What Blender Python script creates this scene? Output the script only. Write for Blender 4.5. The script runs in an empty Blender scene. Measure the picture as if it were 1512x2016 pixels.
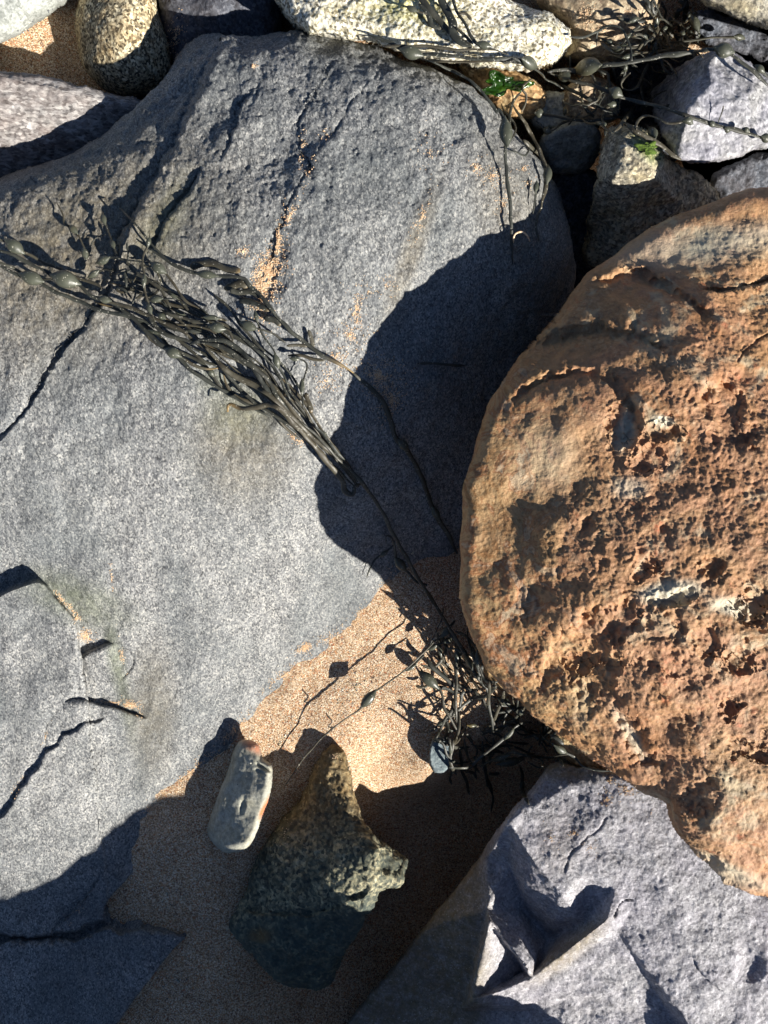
import bpy, math, random
import numpy as np
from mathutils.geometry import delaunay_2d_cdt
from mathutils import Vector

random.seed(7); RS = np.random.RandomState(11)
S = bpy.context.scene
COL = S.collection

# ------------------------------------------------------------------ camera, sky, sun, exposure
H = 1.50                      # phone held about 1.5 m above the sand, looking straight down
F = 1514.0                    # focal length in photo pixels (26 mm equivalent)
cam = bpy.data.cameras.new('camera'); co = bpy.data.objects.new('camera', cam); COL.objects.link(co)
co.location = (0, 0, H); co.rotation_euler = (0, 0, 0)
cam.sensor_fit = 'VERTICAL'; cam.sensor_height = 24.0; cam.lens = 24.0*F/2016.0
cam.clip_start = 0.02; cam.clip_end = 500
S.camera = co

SUN_EL = math.radians(27.0)
SUN_DIR = np.array([0.777, -0.629])            # horizontal direction towards the sun (right and towards the viewer)
SUN_DIR = SUN_DIR/np.linalg.norm(SUN_DIR)
w = bpy.data.worlds.new('World'); S.world = w; w.use_nodes = True
wn = w.node_tree
sky = wn.nodes.new('ShaderNodeTexSky'); sky.sky_type = 'NISHITA'; sky.sun_disc = False
sky.sun_elevation = SUN_EL
sky.sun_rotation = math.atan2(SUN_DIR[0], SUN_DIR[1])
sky.air_density = 0.6; sky.dust_density = 0.2; sky.ozone_density = 2.5
bg = wn.nodes['Background']; bg.inputs['Strength'].default_value = 0.05
wn.links.new(sky.outputs[0], bg.inputs[0])
sun = bpy.data.lights.new('sun', 'SUN'); sun.energy = 5.0; sun.angle = math.radians(0.53); sun.color = (1.0, 0.95, 0.87)
so = bpy.data.objects.new('sun', sun); COL.objects.link(so)
tosun = Vector((SUN_DIR[0]*math.cos(SUN_EL), SUN_DIR[1]*math.cos(SUN_EL), math.sin(SUN_EL)))
so.rotation_euler = tosun.to_track_quat('Z', 'Y').to_euler(); so.location = tosun*6
S.view_settings.view_transform = 'Standard'; S.view_settings.look = 'None'
S.view_settings.exposure = 0.95; S.view_settings.gamma = 1.0

# ------------------------------------------------------------------ numpy helpers
def P(u, v, z):
    """photo pixel + height -> world point"""
    k = (H-z)/F
    return np.stack([(u-756.0)*k, -(v-1008.0)*k, z+0*u], -1)

def _hash(ix, iy, iz, seed):
    h = (ix*374761393 + iy*668265263 + iz*2147483647 + seed*1274126177) & 0xffffffff
    h = ((h ^ (h >> 13))*1274126177) & 0xffffffff
    h = ((h ^ (h >> 16))*2246822519) & 0xffffffff
    return (h ^ (h >> 15)) & 0xffff
def noise3(p, seed=0):
    p = np.asarray(p, dtype=np.float64)
    i = np.floor(p).astype(np.int64); f = p-i
    w_ = f*f*f*(f*(f*6-15)+10)
    out = 0
    for dx in (0, 1):
        for dy in (0, 1):
            for dz in (0, 1):
                h = _hash(i[..., 0]+dx, i[..., 1]+dy, i[..., 2]+dz, seed)
                gx = ((h & 31)/15.5-1); gy = (((h >> 5) & 31)/15.5-1); gz = (((h >> 10) & 31)/15.5-1)
                d = gx*(f[..., 0]-dx)+gy*(f[..., 1]-dy)+gz*(f[..., 2]-dz)
                ww = (w_[..., 0] if dx else 1-w_[..., 0])*(w_[..., 1] if dy else 1-w_[..., 1])*(w_[..., 2] if dz else 1-w_[..., 2])
                out = out+d*ww
    return out
def fbm(p, scale, octv=4, gain=0.5, seed=0, ridge=False, stretch=(1, 1, 1)):
    q = np.asarray(p)*scale*np.array(stretch); a = 1.0; s = 0
    for o in range(octv):
        n = noise3(q, seed+o*17)
        if ridge: n = 0.5-np.abs(n)*1.6
        s = s+a*n; a *= gain; q = q*2.03+3.7
    return s
def sstep(a, b, x):
    t = np.clip((x-a)/(b-a), 0, 1); return t*t*(3-2*t)

def catmull(pts, n=8, closed=False):
    pts = np.asarray(pts, float); m = len(pts); out = []
    rng = range(m if closed else m-1)
    for i in rng:
        p0 = pts[(i-1) % m] if closed or i > 0 else 2*pts[0]-pts[1]
        p1 = pts[i]; p2 = pts[(i+1) % m]
        p3 = pts[(i+2) % m] if closed or i+2 < m else 2*pts[-1]-pts[-2]
        for k in range(n):
            t = k/n
            out.append(0.5*((2*p1)+(-p0+p2)*t+(2*p0-5*p1+4*p2-p3)*t*t+(-p0+3*p1-3*p2+p3)*t**3))
    if not closed: out.append(pts[-1])
    return np.array(out)

def seg_dist(u, v, A, B):
    """distance, index, param, signed side from points to polyline segments"""
    best = np.full(u.shape, 1e9); idx = np.zeros(u.shape, int); tt = np.zeros(u.shape); side = np.zeros(u.shape)
    for i in range(len(A)):
        ax, ay = A[i][0], A[i][1]; bx, by = B[i][0], B[i][1]
        dx, dy = bx-ax, by-ay; L = dx*dx+dy*dy+1e-9
        t = np.clip(((u-ax)*dx+(v-ay)*dy)/L, 0, 1)
        ex = u-ax-t*dx; ey = v-ay-t*dy
        d = ex*ex+ey*ey
        m = d < best
        best = np.where(m, d, best); idx = np.where(m, i, idx); tt = np.where(m, t, tt)
        side = np.where(m, np.sign(dx*ey-dy*ex), side)
    return np.sqrt(best), idx, tt, side

def inside_poly(u, v, poly):
    r = np.zeros(u.shape, bool); n = len(poly)
    for i in range(n):
        x1, y1 = poly[i][:2]; x2, y2 = poly[(i+1) % n][:2]
        if y1 == y2: continue
        c = ((y1 > v) != (y2 > v)) & (u < (x2-x1)*(v-y1)/(y2-y1)+x1)
        r ^= c
    return r

def tps(ctrl):
    """thin plate spline through (u, v, z) control points"""
    C = np.asarray(ctrl, float); n = len(C); X = C[:, :2]/500.0
    def U(r2): return np.where(r2 > 1e-12, 0.5*r2*np.log(r2+1e-12), 0)
    K = U(((X[:, None]-X[None])**2).sum(-1))+np.eye(n)*2e-3
    Pm = np.c_[np.ones(n), X]
    A = np.block([[K, Pm], [Pm.T, np.zeros((3, 3))]])
    s = np.linalg.solve(A, np.r_[C[:, 2], 0, 0, 0])
    def f(u, v):
        x = u/500.0; y = v/500.0
        z = s[n]+s[n+1]*x+s[n+2]*y
        for i in range(n): z = z+s[i]*U((x-X[i, 0])**2+(y-X[i, 1])**2)
        return z
    return f
def cdt(ctrl, edges=()):
    V = [Vector((c[0], c[1])) for c in ctrl]; Z = [c[2] for c in ctrl]
    vs, es, fs, ov, _, _ = delaunay_2d_cdt(V, list(edges), [], 0, 1e-3)
    zz = [Z[o[0]] if o else float(np.mean(Z)) for o in ov]
    def f(u, v):
        z = np.full(u.shape, np.nan)
        for t in fs:
            (ax, ay), (bx, by), (cx, cy) = [vs[i] for i in t[:3]]
            D = (by-cy)*(ax-cx)+(cx-bx)*(ay-cy)
            if abs(D) < 1e-9: continue
            l1 = ((by-cy)*(u-cx)+(cx-bx)*(v-cy))/D; l2 = ((cy-ay)*(u-cx)+(ax-cx)*(v-cy))/D; l3 = 1-l1-l2
            m = (l1 >= -1e-6) & (l2 >= -1e-6) & (l3 >= -1e-6)
            z = np.where(m, l1*zz[t[0]]+l2*zz[t[1]]+l3*zz[t[2]], z)
        return z
    return f
def blur(a, n):
    for _ in range(n):
        p = np.pad(a, 1, mode='edge')
        a = (p[:-2, 1:-1]+p[2:, 1:-1]+p[1:-1, :-2]+p[1:-1, 2:]+2*a)/6
    return a

# height map of what has been built so far (used to lay weed and grains on the stones)
ZC = 4.0; ZU0, ZV0 = -300.0, -300.0; ZW, ZH = 540, 660
ZMAP = np.full((ZH, ZW), -9.0)
def splat(p):
    k = F/(H-p[:, 2]); u = 756+p[:, 0]*k; v = 1008-p[:, 1]*k
    i = ((v-ZV0)/ZC).astype(int); j = ((u-ZU0)/ZC).astype(int)
    m = (i >= 0) & (i < ZH) & (j >= 0) & (j < ZW)
    np.maximum.at(ZMAP, (i[m], j[m]), p[m, 2])
    if LOW is not None: np.maximum.at(LOW, (i[m], j[m]), p[m, 2])
LOW = None; USE_LOW = False
def surf(u, v):
    i = np.clip(((np.asarray(v)-ZV0)/ZC).astype(int), 0, ZH-1); j = np.clip(((np.asarray(u)-ZU0)/ZC).astype(int), 0, ZW-1)
    return (LOW if USE_LOW else ZMAP)[i, j]

def mesh_obj(name, V, faces, mat, parent=None, smooth=True, origin=None, attr=None):
    """faces: (n,4) or (n,3) int array, or list of such arrays"""
    V = np.asarray(V, float)
    if origin is not None: V = V-np.asarray(origin)
    fl = faces if isinstance(faces, list) else [faces]
    me = bpy.data.meshes.new(name)
    me.vertices.add(len(V)); me.vertices.foreach_set('co', V.astype(np.float32).ravel())
    loops = np.concatenate([f.ravel() for f in fl]); sizes = np.concatenate([np.full(len(f), f.shape[1]) for f in fl])
    starts = np.r_[0, np.cumsum(sizes)[:-1]]
    me.loops.add(len(loops)); me.loops.foreach_set('vertex_index', loops.astype(np.int32))
    me.polygons.add(len(sizes)); me.polygons.foreach_set('loop_start', starts.astype(np.int32))
    me.polygons.foreach_set('use_smooth', np.full(len(sizes), smooth))
    if attr:
        for k, a in attr.items():
            at = me.attributes.new(k, 'FLOAT', 'POINT'); at.data.foreach_set('value', np.asarray(a, np.float32))
    me.update(calc_edges=True); me.validate()
    me.materials.append(mat)
    o = bpy.data.objects.new(name, me); COL.objects.link(o)
    if origin is not None: o.location = tuple(origin)
    if parent is not None: o.parent = parent
    return o
def tag(o, label, cat, group=None):
    o['label'] = label; o['category'] = cat
    if group: o['group'] = group
    return o

# ------------------------------------------------------------------ materials
def lin(r, g, b):
    return tuple((c/12.92 if c <= .04045 else ((c+.055)/1.055)**2.4) for c in (r/255., g/255., b/255.))+(1,)
class NT:
    def __init__(s, name):
        s.m = bpy.data.materials.new(name); s.m.use_nodes = True; s.t = s.m.node_tree
        s.b = s.t.nodes['Principled BSDF']; s.co = s.t.nodes.new('ShaderNodeTexCoord').outputs['Object']
    def n(s, typ, **kw):
        nd = s.t.nodes.new(typ)
        for k, v in kw.items(): setattr(nd, k, v)
        return nd
    def put(s, sock, val):
        if isinstance(val, bpy.types.NodeSocket): s.t.links.new(val, sock)
        else: sock.default_value = val
    def mapping(s, scale=(1, 1, 1), rot=(0, 0, 0), vec=None):
        m = s.n('ShaderNodeMapping'); s.put(m.inputs[0], vec or s.co); m.inputs['Scale'].default_value = scale; m.inputs['Rotation'].default_value = rot
        return m.outputs[0]
    def noise(s, scale, detail=3, rough=.55, dist=0, vec=None, col=False):
        t = s.n('ShaderNodeTexNoise'); s.put(t.inputs['Vector'], vec or s.co)
        t.inputs['Scale'].default_value = scale; t.inputs['Detail'].default_value = detail; t.inputs['Roughness'].default_value = rough; t.inputs['Distortion'].default_value = dist
        return t.outputs['Color' if col else 'Fac']
    def vor(s, scale, vec=None, feature='F1', rnd=1.0):
        t = s.n('ShaderNodeTexVoronoi', feature=feature); s.put(t.inputs['Vector'], vec or s.co)
        t.inputs['Scale'].default_value = scale; t.inputs['Randomness'].default_value = rnd
        return t
    def ramp(s, fac, stops, interp='LINEAR'):
        r = s.n('ShaderNodeValToRGB'); cr = r.color_ramp; cr.interpolation = interp
        while len(cr.elements) < len(stops): cr.elements.new(.5)
        for e, (p, c) in zip(cr.elements, stops):
            e.position = p; e.color = c if isinstance(c, tuple) else (c, c, c, 1)
        s.put(r.inputs[0], fac); return r.outputs[0]
    def mix(s, fac, a, b, mode='MIX'):
        m = s.n('ShaderNodeMix', data_type='RGBA', blend_type=mode)
        s.put(m.inputs[0], fac); s.put(m.inputs[6], a); s.put(m.inputs[7], b); return m.outputs[2]
    def math(s, op, a, b=0.0, c=0.0):
        m = s.n('ShaderNodeMath', operation=op); s.put(m.inputs[0], a); s.put(m.inputs[1], b); s.put(m.inputs[2], c); return m.outputs[0]
    def attr(s, name):
        return s.n('ShaderNodeAttribute', attribute_name=name).outputs['Fac']
    def sep(s, c):
        return s.n('ShaderNodeSeparateColor') if False else s._sep(c)
    def _sep(s, c):
        m = s.n('ShaderNodeSeparateColor'); s.put(m.inputs[0], c); return m.outputs
    def bump(s, h, strength=1.0, dist=.002, nrm=None):
        b = s.n('ShaderNodeBump'); s.put(b.inputs['Height'], h); b.inputs['Strength'].default_value = strength; b.inputs['Distance'].default_value = dist
        if nrm is not None: s.put(b.inputs['Normal'], nrm)
        return b.outputs[0]
    def done(s, col, rough=.8, nrm=None, spec=.3):
        s.put(s.b.inputs['Base Color'], col); s.put(s.b.inputs['Roughness'], rough); s.put(s.b.inputs['Specular IOR Level'], spec)
        if nrm is not None: s.put(s.b.inputs['Normal'], nrm)
        return s.m

def rock_material(name, grain, blot=None, stain=None, fleck=None, gscale=330, bscale=9, streak=(1, 1, 1), rot=(0, 0, 0),
                  bump=.0016, bstr=.8, rough=.8, cell=.35, fleck_amt=.93, extra=None, mott=(.72, 1.25)):
    """grain: [(pos, rgb)...] mineral grain ramp; blot: (rgb, amount); stain: (rgb, attr)"""
    s = NT(name)
    vec = s.mapping(streak, rot)
    g1 = s.noise(gscale, 5, .68, vec=vec)
    g2 = s.noise(gscale*.28, 4, .6, vec=vec)
    v = s.vor(gscale*.9, vec=vec)
    cr = s._sep(v.outputs['Color'])
    f = s.math('ADD', s.math('MULTIPLY', g1, 1-cell), s.math('MULTIPLY', cr[0], cell))
    f = s.math('ADD', s.math('MULTIPLY', f, .8), s.math('MULTIPLY', g2, .2))
    c = s.ramp(f, grain)
    if blot:
        bn = s.ramp(s.noise(bscale, 5, .62, .6, vec=vec), [(.40, 0.0), (.66, 1.0)])
        c = s.mix(s.math('MULTIPLY', bn, blot[1]), c, s.mix(.6, blot[0], s.mix(1.0, c, blot[0], 'OVERLAY')))
    mid = s.ramp(s.noise(bscale*5, 4, .6, vec=vec), [(.3, mott[0]), (.7, mott[1])])
    c = s.mix(1.0, c, mid, 'MULTIPLY')
    if stain:
        for rgb, an in stain:
            k = s.math('MULTIPLY', s.attr(an), s.ramp(s.noise(60, 5, .7), [(.3, .45), (.6, 1.0)]))
            c = s.mix(k, c, s.mix(.55, rgb, s.mix(1.0, c, rgb, 'OVERLAY')))
    if fleck:
        v2 = s.vor(gscale*1.9)
        r2 = s._sep(v2.outputs['Color'])
        k = s.math('MULTIPLY', s.ramp(r2[1], [(fleck_amt, 0.0), (min(.999, fleck_amt+.04), .75)]), s.ramp(v2.outputs['Distance'], [(.3, 1.0), (.55, 0.0)]))
        c = s.mix(k, c, fleck)
    if extra: c = extra(s, c)
    hgt = s.math('ADD', s.math('MULTIPLY', g1, .5), s.math('MULTIPLY', g2, 1.0))
    hgt = s.math('ADD', hgt, s.math('MULTIPLY', cr[1], .22))
    n = s.bump(hgt, bstr, bump)
    return s.done(c, rough, n, .35)

M = {}
M['gray'] = rock_material('grey_gneiss', [(.29, lin(66, 66, 66)), (.41, lin(106, 107, 108)), (.50, lin(131, 132, 132)), (.60, lin(153, 153, 150)), (.75, lin(204, 200, 191))],
    blot=(lin(108, 115, 118), .6), stain=[(lin(124, 130, 106), 'green'), (lin(138, 126, 102), 'tan')], fleck=lin(236, 233, 224), gscale=430, bscale=5,
    streak=(1.2, .8, 1), rot=(0, 0, .35), bump=.0022, bstr=.85, rough=.7, cell=.4, fleck_amt=.965, mott=(.86, 1.12))
def rust(s, c):
    n1 = s.ramp(s.noise(6, 5, .62, .8), [(.40, 0.0), (.58, 1.0)])
    c = s.mix(s.math('MULTIPLY', n1, .75), c, s.mix(s.noise(45, 4, .7), lin(188, 132, 88), lin(158, 114, 78)))
    lo = s.ramp(s.noise(4.5, 4, .6, 1.0, vec=s.mapping((1, 1, 1), (.9, 1.7, .2))), [(.36, lin(150, 124, 88)), (.48, lin(172, 136, 98)), (.57, lin(176, 134, 108)), (.68, lin(164, 116, 72))])
    c = s.mix(.40, c, lo)
    n2 = s.ramp(s.noise(11, 5, .65, 1.0, vec=s.mapping((1, 1, 1), (.3, .7, 1.1))), [(.54, 0.0), (.64, 1.0)])
    c = s.mix(s.math('MULTIPLY', n2, .6), c, s.mix(s.noise(70, 3), lin(206, 186, 140), lin(160, 158, 146)))
    n3 = s.ramp(s.noise(22, 5, .7, .5, vec=s.mapping((1, 1, 1), (1.3, .2, .4))), [(.58, 0.0), (.70, 1.0)])
    c = s.mix(s.math('MULTIPLY', n3, .5), c, lin(104, 84, 70))
    n4 = s.ramp(s.noise(30, 4, .7, .2, vec=s.mapping((1, 1, 1), (2.1, .9, .4))), [(.60, 0.0), (.72, 1.0)])
    c = s.mix(s.math('MULTIPLY', n4, .6), c, lin(180, 92, 56))
    c = s.mix(s.math('MULTIPLY', s.attr('pale'), .8), c, s.mix(s.noise(90, 3), lin(226, 214, 180), lin(168, 172, 164)))
    sh = s.ramp(s.noise(15, 6, .7, 1.2), [(.30, lin(112, 84, 56)), (.40, lin(158, 124, 80)), (.48, lin(192, 168, 126)), (.54, lin(158, 108, 66)), (.61, lin(196, 184, 158)), (.70, lin(120, 100, 74)), (.8, lin(186, 128, 72))])
    c = s.mix(s.math('MULTIPLY', s.attr('olive'), .82), c, s.mix(.35, sh, c, 'OVERLAY'))
    return c
M['brown'] = rock_material('rusty_ironstone', [(.28, lin(84, 64, 49)), (.45, lin(150, 112, 77)), (.55, lin(176, 137, 98)), (.7, lin(198, 168, 130)), (.85, lin(222, 204, 170))],
    gscale=210, bscale=10, bump=.0034, bstr=.9, rough=.62, cell=.25, fleck=lin(240, 225, 190), fleck_amt=.965, extra=rust)
M['slab'] = rock_material('pale_lilac_stone', [(.28, lin(110, 108, 110)), (.43, lin(150, 148, 151)), (.55, lin(176, 174, 178)), (.70, lin(212, 211, 210)), (.84, lin(242, 240, 235))],
    blot=(lin(156, 153, 164), .5), stain=[(lin(140, 128, 98), 'tan')], fleck=lin(250, 250, 248), fleck_amt=.96, gscale=300, bscale=10, bump=.003, bstr=.9, rough=.65, cell=.25)
M['white'] = rock_material('cream_granite', [(.30, lin(90, 84, 72)), (.42, lin(178, 170, 146)), (.52, lin(222, 216, 196)), (.7, lin(244, 240, 226))],
    blot=(lin(206, 196, 150), .4), stain=[(lin(160, 165, 70), 'green')], gscale=280, bscale=16, bump=.0024, cell=.5, rough=.7)
M['speck'] = rock_material('speckled_granite', [(.32, lin(58, 54, 46)), (.46, lin(136, 126, 102)), (.56, lin(186, 174, 142)), (.7, lin(226, 214, 184))],
    blot=(lin(176, 140, 84), .5), gscale=290, bscale=18, bump=.002, cell=.5)
M['dark'] = rock_material('dark_slate', [(.3, lin(48, 52, 60)), (.5, lin(84, 90, 100)), (.7, lin(122, 126, 134))], blot=(lin(90, 72, 62), .5), gscale=260, bscale=10, bump=.002)
M['purple'] = rock_material('purplish_grey_stone', [(.3, lin(84, 80, 78)), (.5, lin(140, 136, 134)), (.7, lin(190, 187, 182))], blot=(lin(104, 84, 76), .7), gscale=220, bscale=12, streak=(.6, 1.5, 1), rot=(0, 0, .3))
M['pink'] = rock_material('pinkish_sandstone', [(.3, lin(112, 98, 80)), (.5, lin(170, 154, 126)), (.7, lin(214, 202, 172))], blot=(lin(136, 116, 102), .7), gscale=240, bscale=14, rough=.6)
M['palegray'] = rock_material('pale_grey_stone', [(.3, lin(130, 132, 126)), (.5, lin(170, 172, 166)), (.7, lin(200, 202, 196))], blot=(lin(150, 156, 150), .5), gscale=280, bscale=8, bump=.0012)
M['wedge'] = rock_material('buff_grey_stone', [(.3, lin(84, 82, 78)), (.47, lin(148, 144, 132)), (.58, lin(190, 184, 166)), (.75, lin(226, 220, 200))], blot=(lin(170, 154, 116), .6), stain=[(lin(96, 120, 40), 'green')], gscale=240, bscale=16, bump=.0026, cell=.4)
M['lilac'] = rock_material('lilac_grey_stone', [(.3, lin(98, 98, 98)), (.5, lin(148, 147, 147)), (.7, lin(192, 191, 189))], blot=(lin(150, 150, 172), .5), gscale=230, bscale=12, bump=.0022, rough=.6)
M['greenrock'] = rock_material('dark_green_speckled_stone', [(.33, lin(58, 62, 56)), (.47, lin(104, 106, 90)), (.57, lin(150, 144, 116)), (.70, lin(196, 186, 152)), (.82, lin(228, 220, 192))],
    blot=(lin(84, 92, 86), .8), stain=[(lin(84, 98, 96), 'slate'), (lin(150, 116, 66), 'tan')], gscale=190, bscale=14, bump=.0026, cell=.35)
M['pebble'] = rock_material('smooth_grey_pebble', [(.3, lin(138, 140, 132)), (.5, lin(166, 166, 154)), (.7, lin(190, 188, 174))], blot=(lin(168, 156, 124), .4), stain=[(lin(214, 104, 40), 'rust')], gscale=420, bscale=22, bump=.0007, bstr=.5, cell=.15)
M['ochre'] = rock_material('ochre_stone', [(.3, lin(110, 90, 62)), (.5, lin(172, 146, 104)), (.7, lin(212, 190, 146))], blot=(lin(170, 120, 76), .5), gscale=200, bscale=20)
M['blue'] = rock_material('blue_grey_chip', [(.3, lin(76, 86, 92)), (.5, lin(106, 118, 122)), (.7, lin(136, 146, 146))], gscale=300, bscale=20, bump=.001)

def sand_material():
    s = NT('coarse_shell_sand')
    v = s.vor(700); r = s._sep(v.outputs['Color'])
    c = s.ramp(r[0], [(0, lin(112, 84, 62)), (.10, lin(158, 120, 86)), (.28, lin(194, 158, 120)), (.48, lin(212, 180, 142)), (.66, lin(224, 199, 164)), (.82, lin(238, 218, 190)), (.93, lin(250, 240, 220)), (1.0, lin(196, 120, 78))], 'CONSTANT')
    v2 = s.vor(380); r2 = s._sep(v2.outputs['Color'])
    c = s.mix(s.ramp(r2[2], [(.78, 0.0), (.8, .75)], 'CONSTANT'), c, s.ramp(r2[0], [(0, lin(120, 80, 56)), (.3, lin(202, 142, 92)), (.6, lin(240, 222, 190)), (.85, lin(186, 110, 70))], 'CONSTANT'))
    c = s.mix(1.0, c, s.ramp(s.noise(14, 3, .6), [(.3, .86), (.7, 1.1)]), 'MULTIPLY')
    d = s.math('SUBTRACT', 1.0, s.math('MULTIPLY', v.outputs['Distance'], 1.1))
    d2 = s.math('SUBTRACT', 1.0, v2.outputs['Distance'])
    h = s.math('ADD', s.math('MULTIPLY', d, .6), s.math('MULTIPLY', d2, .7))
    h = s.math('ADD', h, s.math('MULTIPLY', r[1], .5))
    h = s.math('ADD', h, s.math('MULTIPLY', s.noise(60, 3), 1.2))
    return s.done(c, .6, s.bump(h, .9, .0016), .4)
M['sand'] = sand_material()
def grain_material():
    s = NT('loose_sand_grains')
    c = s.ramp(s._sep(s.noise(900, 1, .5, col=True))[0], [(.3, lin(176, 122, 84)), (.45, lin(214, 172, 126)), (.6, lin(236, 216, 182)), (.75, lin(250, 244, 230))])
    return s.done(c, .5, None, .5)
M['grain'] = grain_material()
def weed_material(name, a, b, tip, rough=.5):
    s = NT(name)
    c = s.mix(s.ramp(s.noise(40, 4, .6), [(.35, 0.0), (.65, 1.0)]), a, b)
    c = s.mix(s.attr('tip'), c, tip)
    v = s.vor(700); k = s.ramp(s._sep(v.outputs['Color'])[0], [(.975, 0.0), (.99, .7)])
    c = s.mix(k, c, lin(190, 186, 170))
    h = s.math('ADD', s.noise(220, 3), s.math('MULTIPLY', s.noise(60, 3), 2))
    return s.done(c, s.ramp(s.noise(90, 3), [(.3, rough-.1), (.7, rough+.18)]), s.bump(h, .35, .001), .5)
M['weed'] = weed_material('egg_wrack', lin(38, 40, 36), lin(60, 62, 55), lin(140, 116, 74))
M['bladder'] = weed_material('egg_wrack_bladder', lin(62, 65, 55), lin(78, 80, 68), lin(150, 128, 70), .38)
def lettuce_material():
    s = NT('wet_green_seaweed')
    c = s.ramp(s.noise(40, 3), [(.3, lin(14, 32, 8)), (.55, lin(30, 60, 12)), (.75, lin(66, 96, 22))])
    s.b.inputs['Transmission Weight'].default_value = 0
    return s.done(c, .18, s.bump(s.noise(60, 3), .5, .003), .6)
M['lettuce'] = lettuce_material()
def moss_material():
    s = NT('green_algae')
    return s.done(s.ramp(s.noise(300, 3), [(.3, lin(40, 58, 18)), (.6, lin(84, 106, 36))]), .8)
M['algae'] = moss_material()

# ------------------------------------------------------------------ rock builder
def rock(name, label, cat, outline, ctrl, mat, mode='tps', edges=(), st=2.6, R=40, drop=.04, zb=-.1, inset=.15,
         disp=None, feat=None, smooth=7, blurn=0, attrs=None, group=None, power=2.0, rimfun=None):
    ol = np.asarray(outline, float)
    po = catmull(ol, smooth, True) if smooth > 1 else ol
    u0, v0 = po.min(0)[:2]-2*st; u1, v1 = po.max(0)[:2]+2*st
    us = np.arange(u0, u1, st); vs = np.arange(v0, v1, st)
    U, V = np.meshgrid(us, vs)
    nv, nu = U.shape
    ins = inside_poly(U, V, po)
    d, idx, tt, _ = seg_dist(U, V, po, np.roll(po, -1, 0))
    cen = inside_poly(U[:-1, :-1]+st/2, V[:-1, :-1]+st/2, po)
    ids = np.arange(nv*nu).reshape(nv, nu)
    q = np.stack([ids[:-1, :-1], ids[1:, :-1], ids[1:, 1:], ids[:-1, 1:]], -1)[cen]
    # boundary vertices
    e = np.concatenate([q[:, [0, 1]], q[:, [1, 2]], q[:, [2, 3]], q[:, [3, 0]]])
    key = np.minimum(e[:, 0], e[:, 1])*(nv*nu)+np.maximum(e[:, 0], e[:, 1])
    _, inv, cnt = np.unique(key, return_inverse=True, return_counts=True)
    be = e[cnt[inv] == 1]
    bmask = np.zeros(nv*nu, bool); bmask[be.ravel()] = True; bmask = bmask.reshape(nv, nu)
    A = po; B = np.roll(po, -1, 0)
    su = A[idx, 0]+(B[idx, 0]-A[idx, 0])*tt; sv = A[idx, 1]+(B[idx, 1]-A[idx, 1])*tt
    Uf = np.where(bmask, su, U); Vf = np.where(bmask, sv, V)
    d = np.where(bmask | ~ins, 0, d)
    # height
    f = tps(ctrl) if mode == 'tps' else cdt(ctrl, edges)
    Z = f(Uf, Vf)
    if np.isnan(Z).any():
        ok = ~np.isnan(Z); Z = np.where(ok, Z, np.nanmin(Z))
    if blurn: Z = blur(Z, blurn)
    if rimfun is not None: RR, DD = rimfun(Uf, Vf)
    else: RR, DD = R, drop
    k = np.clip(d/RR, 0, 1)
    Z = Z-DD*(1-(np.maximum(1-(1-k)**power, 0))**(1/power))
    if feat is not None: Z = Z+feat(Uf, Vf, d)
    W = P(Uf, Vf, Z)
    # normals from the grid
    gu = np.gradient(P(U, V, Z), axis=1); gv = np.gradient(P(U, V, Z), axis=0)
    N = np.cross(gv, gu); N /= np.linalg.norm(N, axis=-1, keepdims=True)+1e-12
    if disp is not None: W = W+N*disp(W, Uf, Vf, d)[..., None]
    used = np.unique(q); remap = np.full(nv*nu, -1); remap[used] = np.arange(len(used))
    Vt = W.reshape(-1, 3)[used]; splat(Vt)
    q = remap[q]; be = remap[be]
    bi = np.unique(be); bm = np.full(len(used), -1); bm[bi] = np.arange(len(bi))
    c0 = Vt[bi].mean(0)
    allV = [Vt]; faces = [q]; prev = bi; base = len(Vt)
    rim = Vt[bi]
    kk_ = F/(H-rim[:, 2]); ru_ = 756+rim[:, 0]*kk_; rv_ = 1008-rim[:, 1]*kk_; cu_ = ru_.mean(); cv_ = rv_.mean()
    steps = (.06, .16, .32, .55, .8, 1.0)
    for sj in steps:
        zz = rim[:, 2]*(1-sj)+zb*sj; sc = 1-inset*(sj**.8)
        uu = cu_+(ru_-cu_)*sc; vv = cv_+(rv_-cv_)*sc
        r = P(uu, vv, zz)
        nn = fbm(r, 16, 4, .55, 5)*.018*min(1, sj*3)
        dd = r[:, :2]-c0[:2]; dd /= np.linalg.norm(dd, axis=1, keepdims=True)+1e-9
        r[:, :2] += dd*(np.minimum(nn, 0)-.004*min(1, sj*5))[:, None]
        cur = base+np.arange(len(bi)); base += len(bi)
        allV.append(r)
        faces.append(np.stack([prev[bm[be[:, 1]]], prev[bm[be[:, 0]]], cur[bm[be[:, 0]]], cur[bm[be[:, 1]]]], -1))
        prev = cur
    allV.append(np.array([[c0[0], c0[1], zb]]))
    tri = np.stack([prev[bm[be[:, 1]]], prev[bm[be[:, 0]]], np.full(len(be), base)], -1)
    VV = np.concatenate(allV)
    att = None
    if attrs:
        att = {}
        for kk, fn in attrs.items():
            a = np.clip(fn(Uf, Vf, W), 0, 1).reshape(-1)[used]
            att[kk] = np.r_[a, np.zeros(len(VV)-len(a))]
    o = mesh_obj(name, VV, [np.concatenate(faces), tri], mat, origin=(c0[0], c0[1], zb), attr=att)
    tag(o, label, cat, group)
    return o

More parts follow.
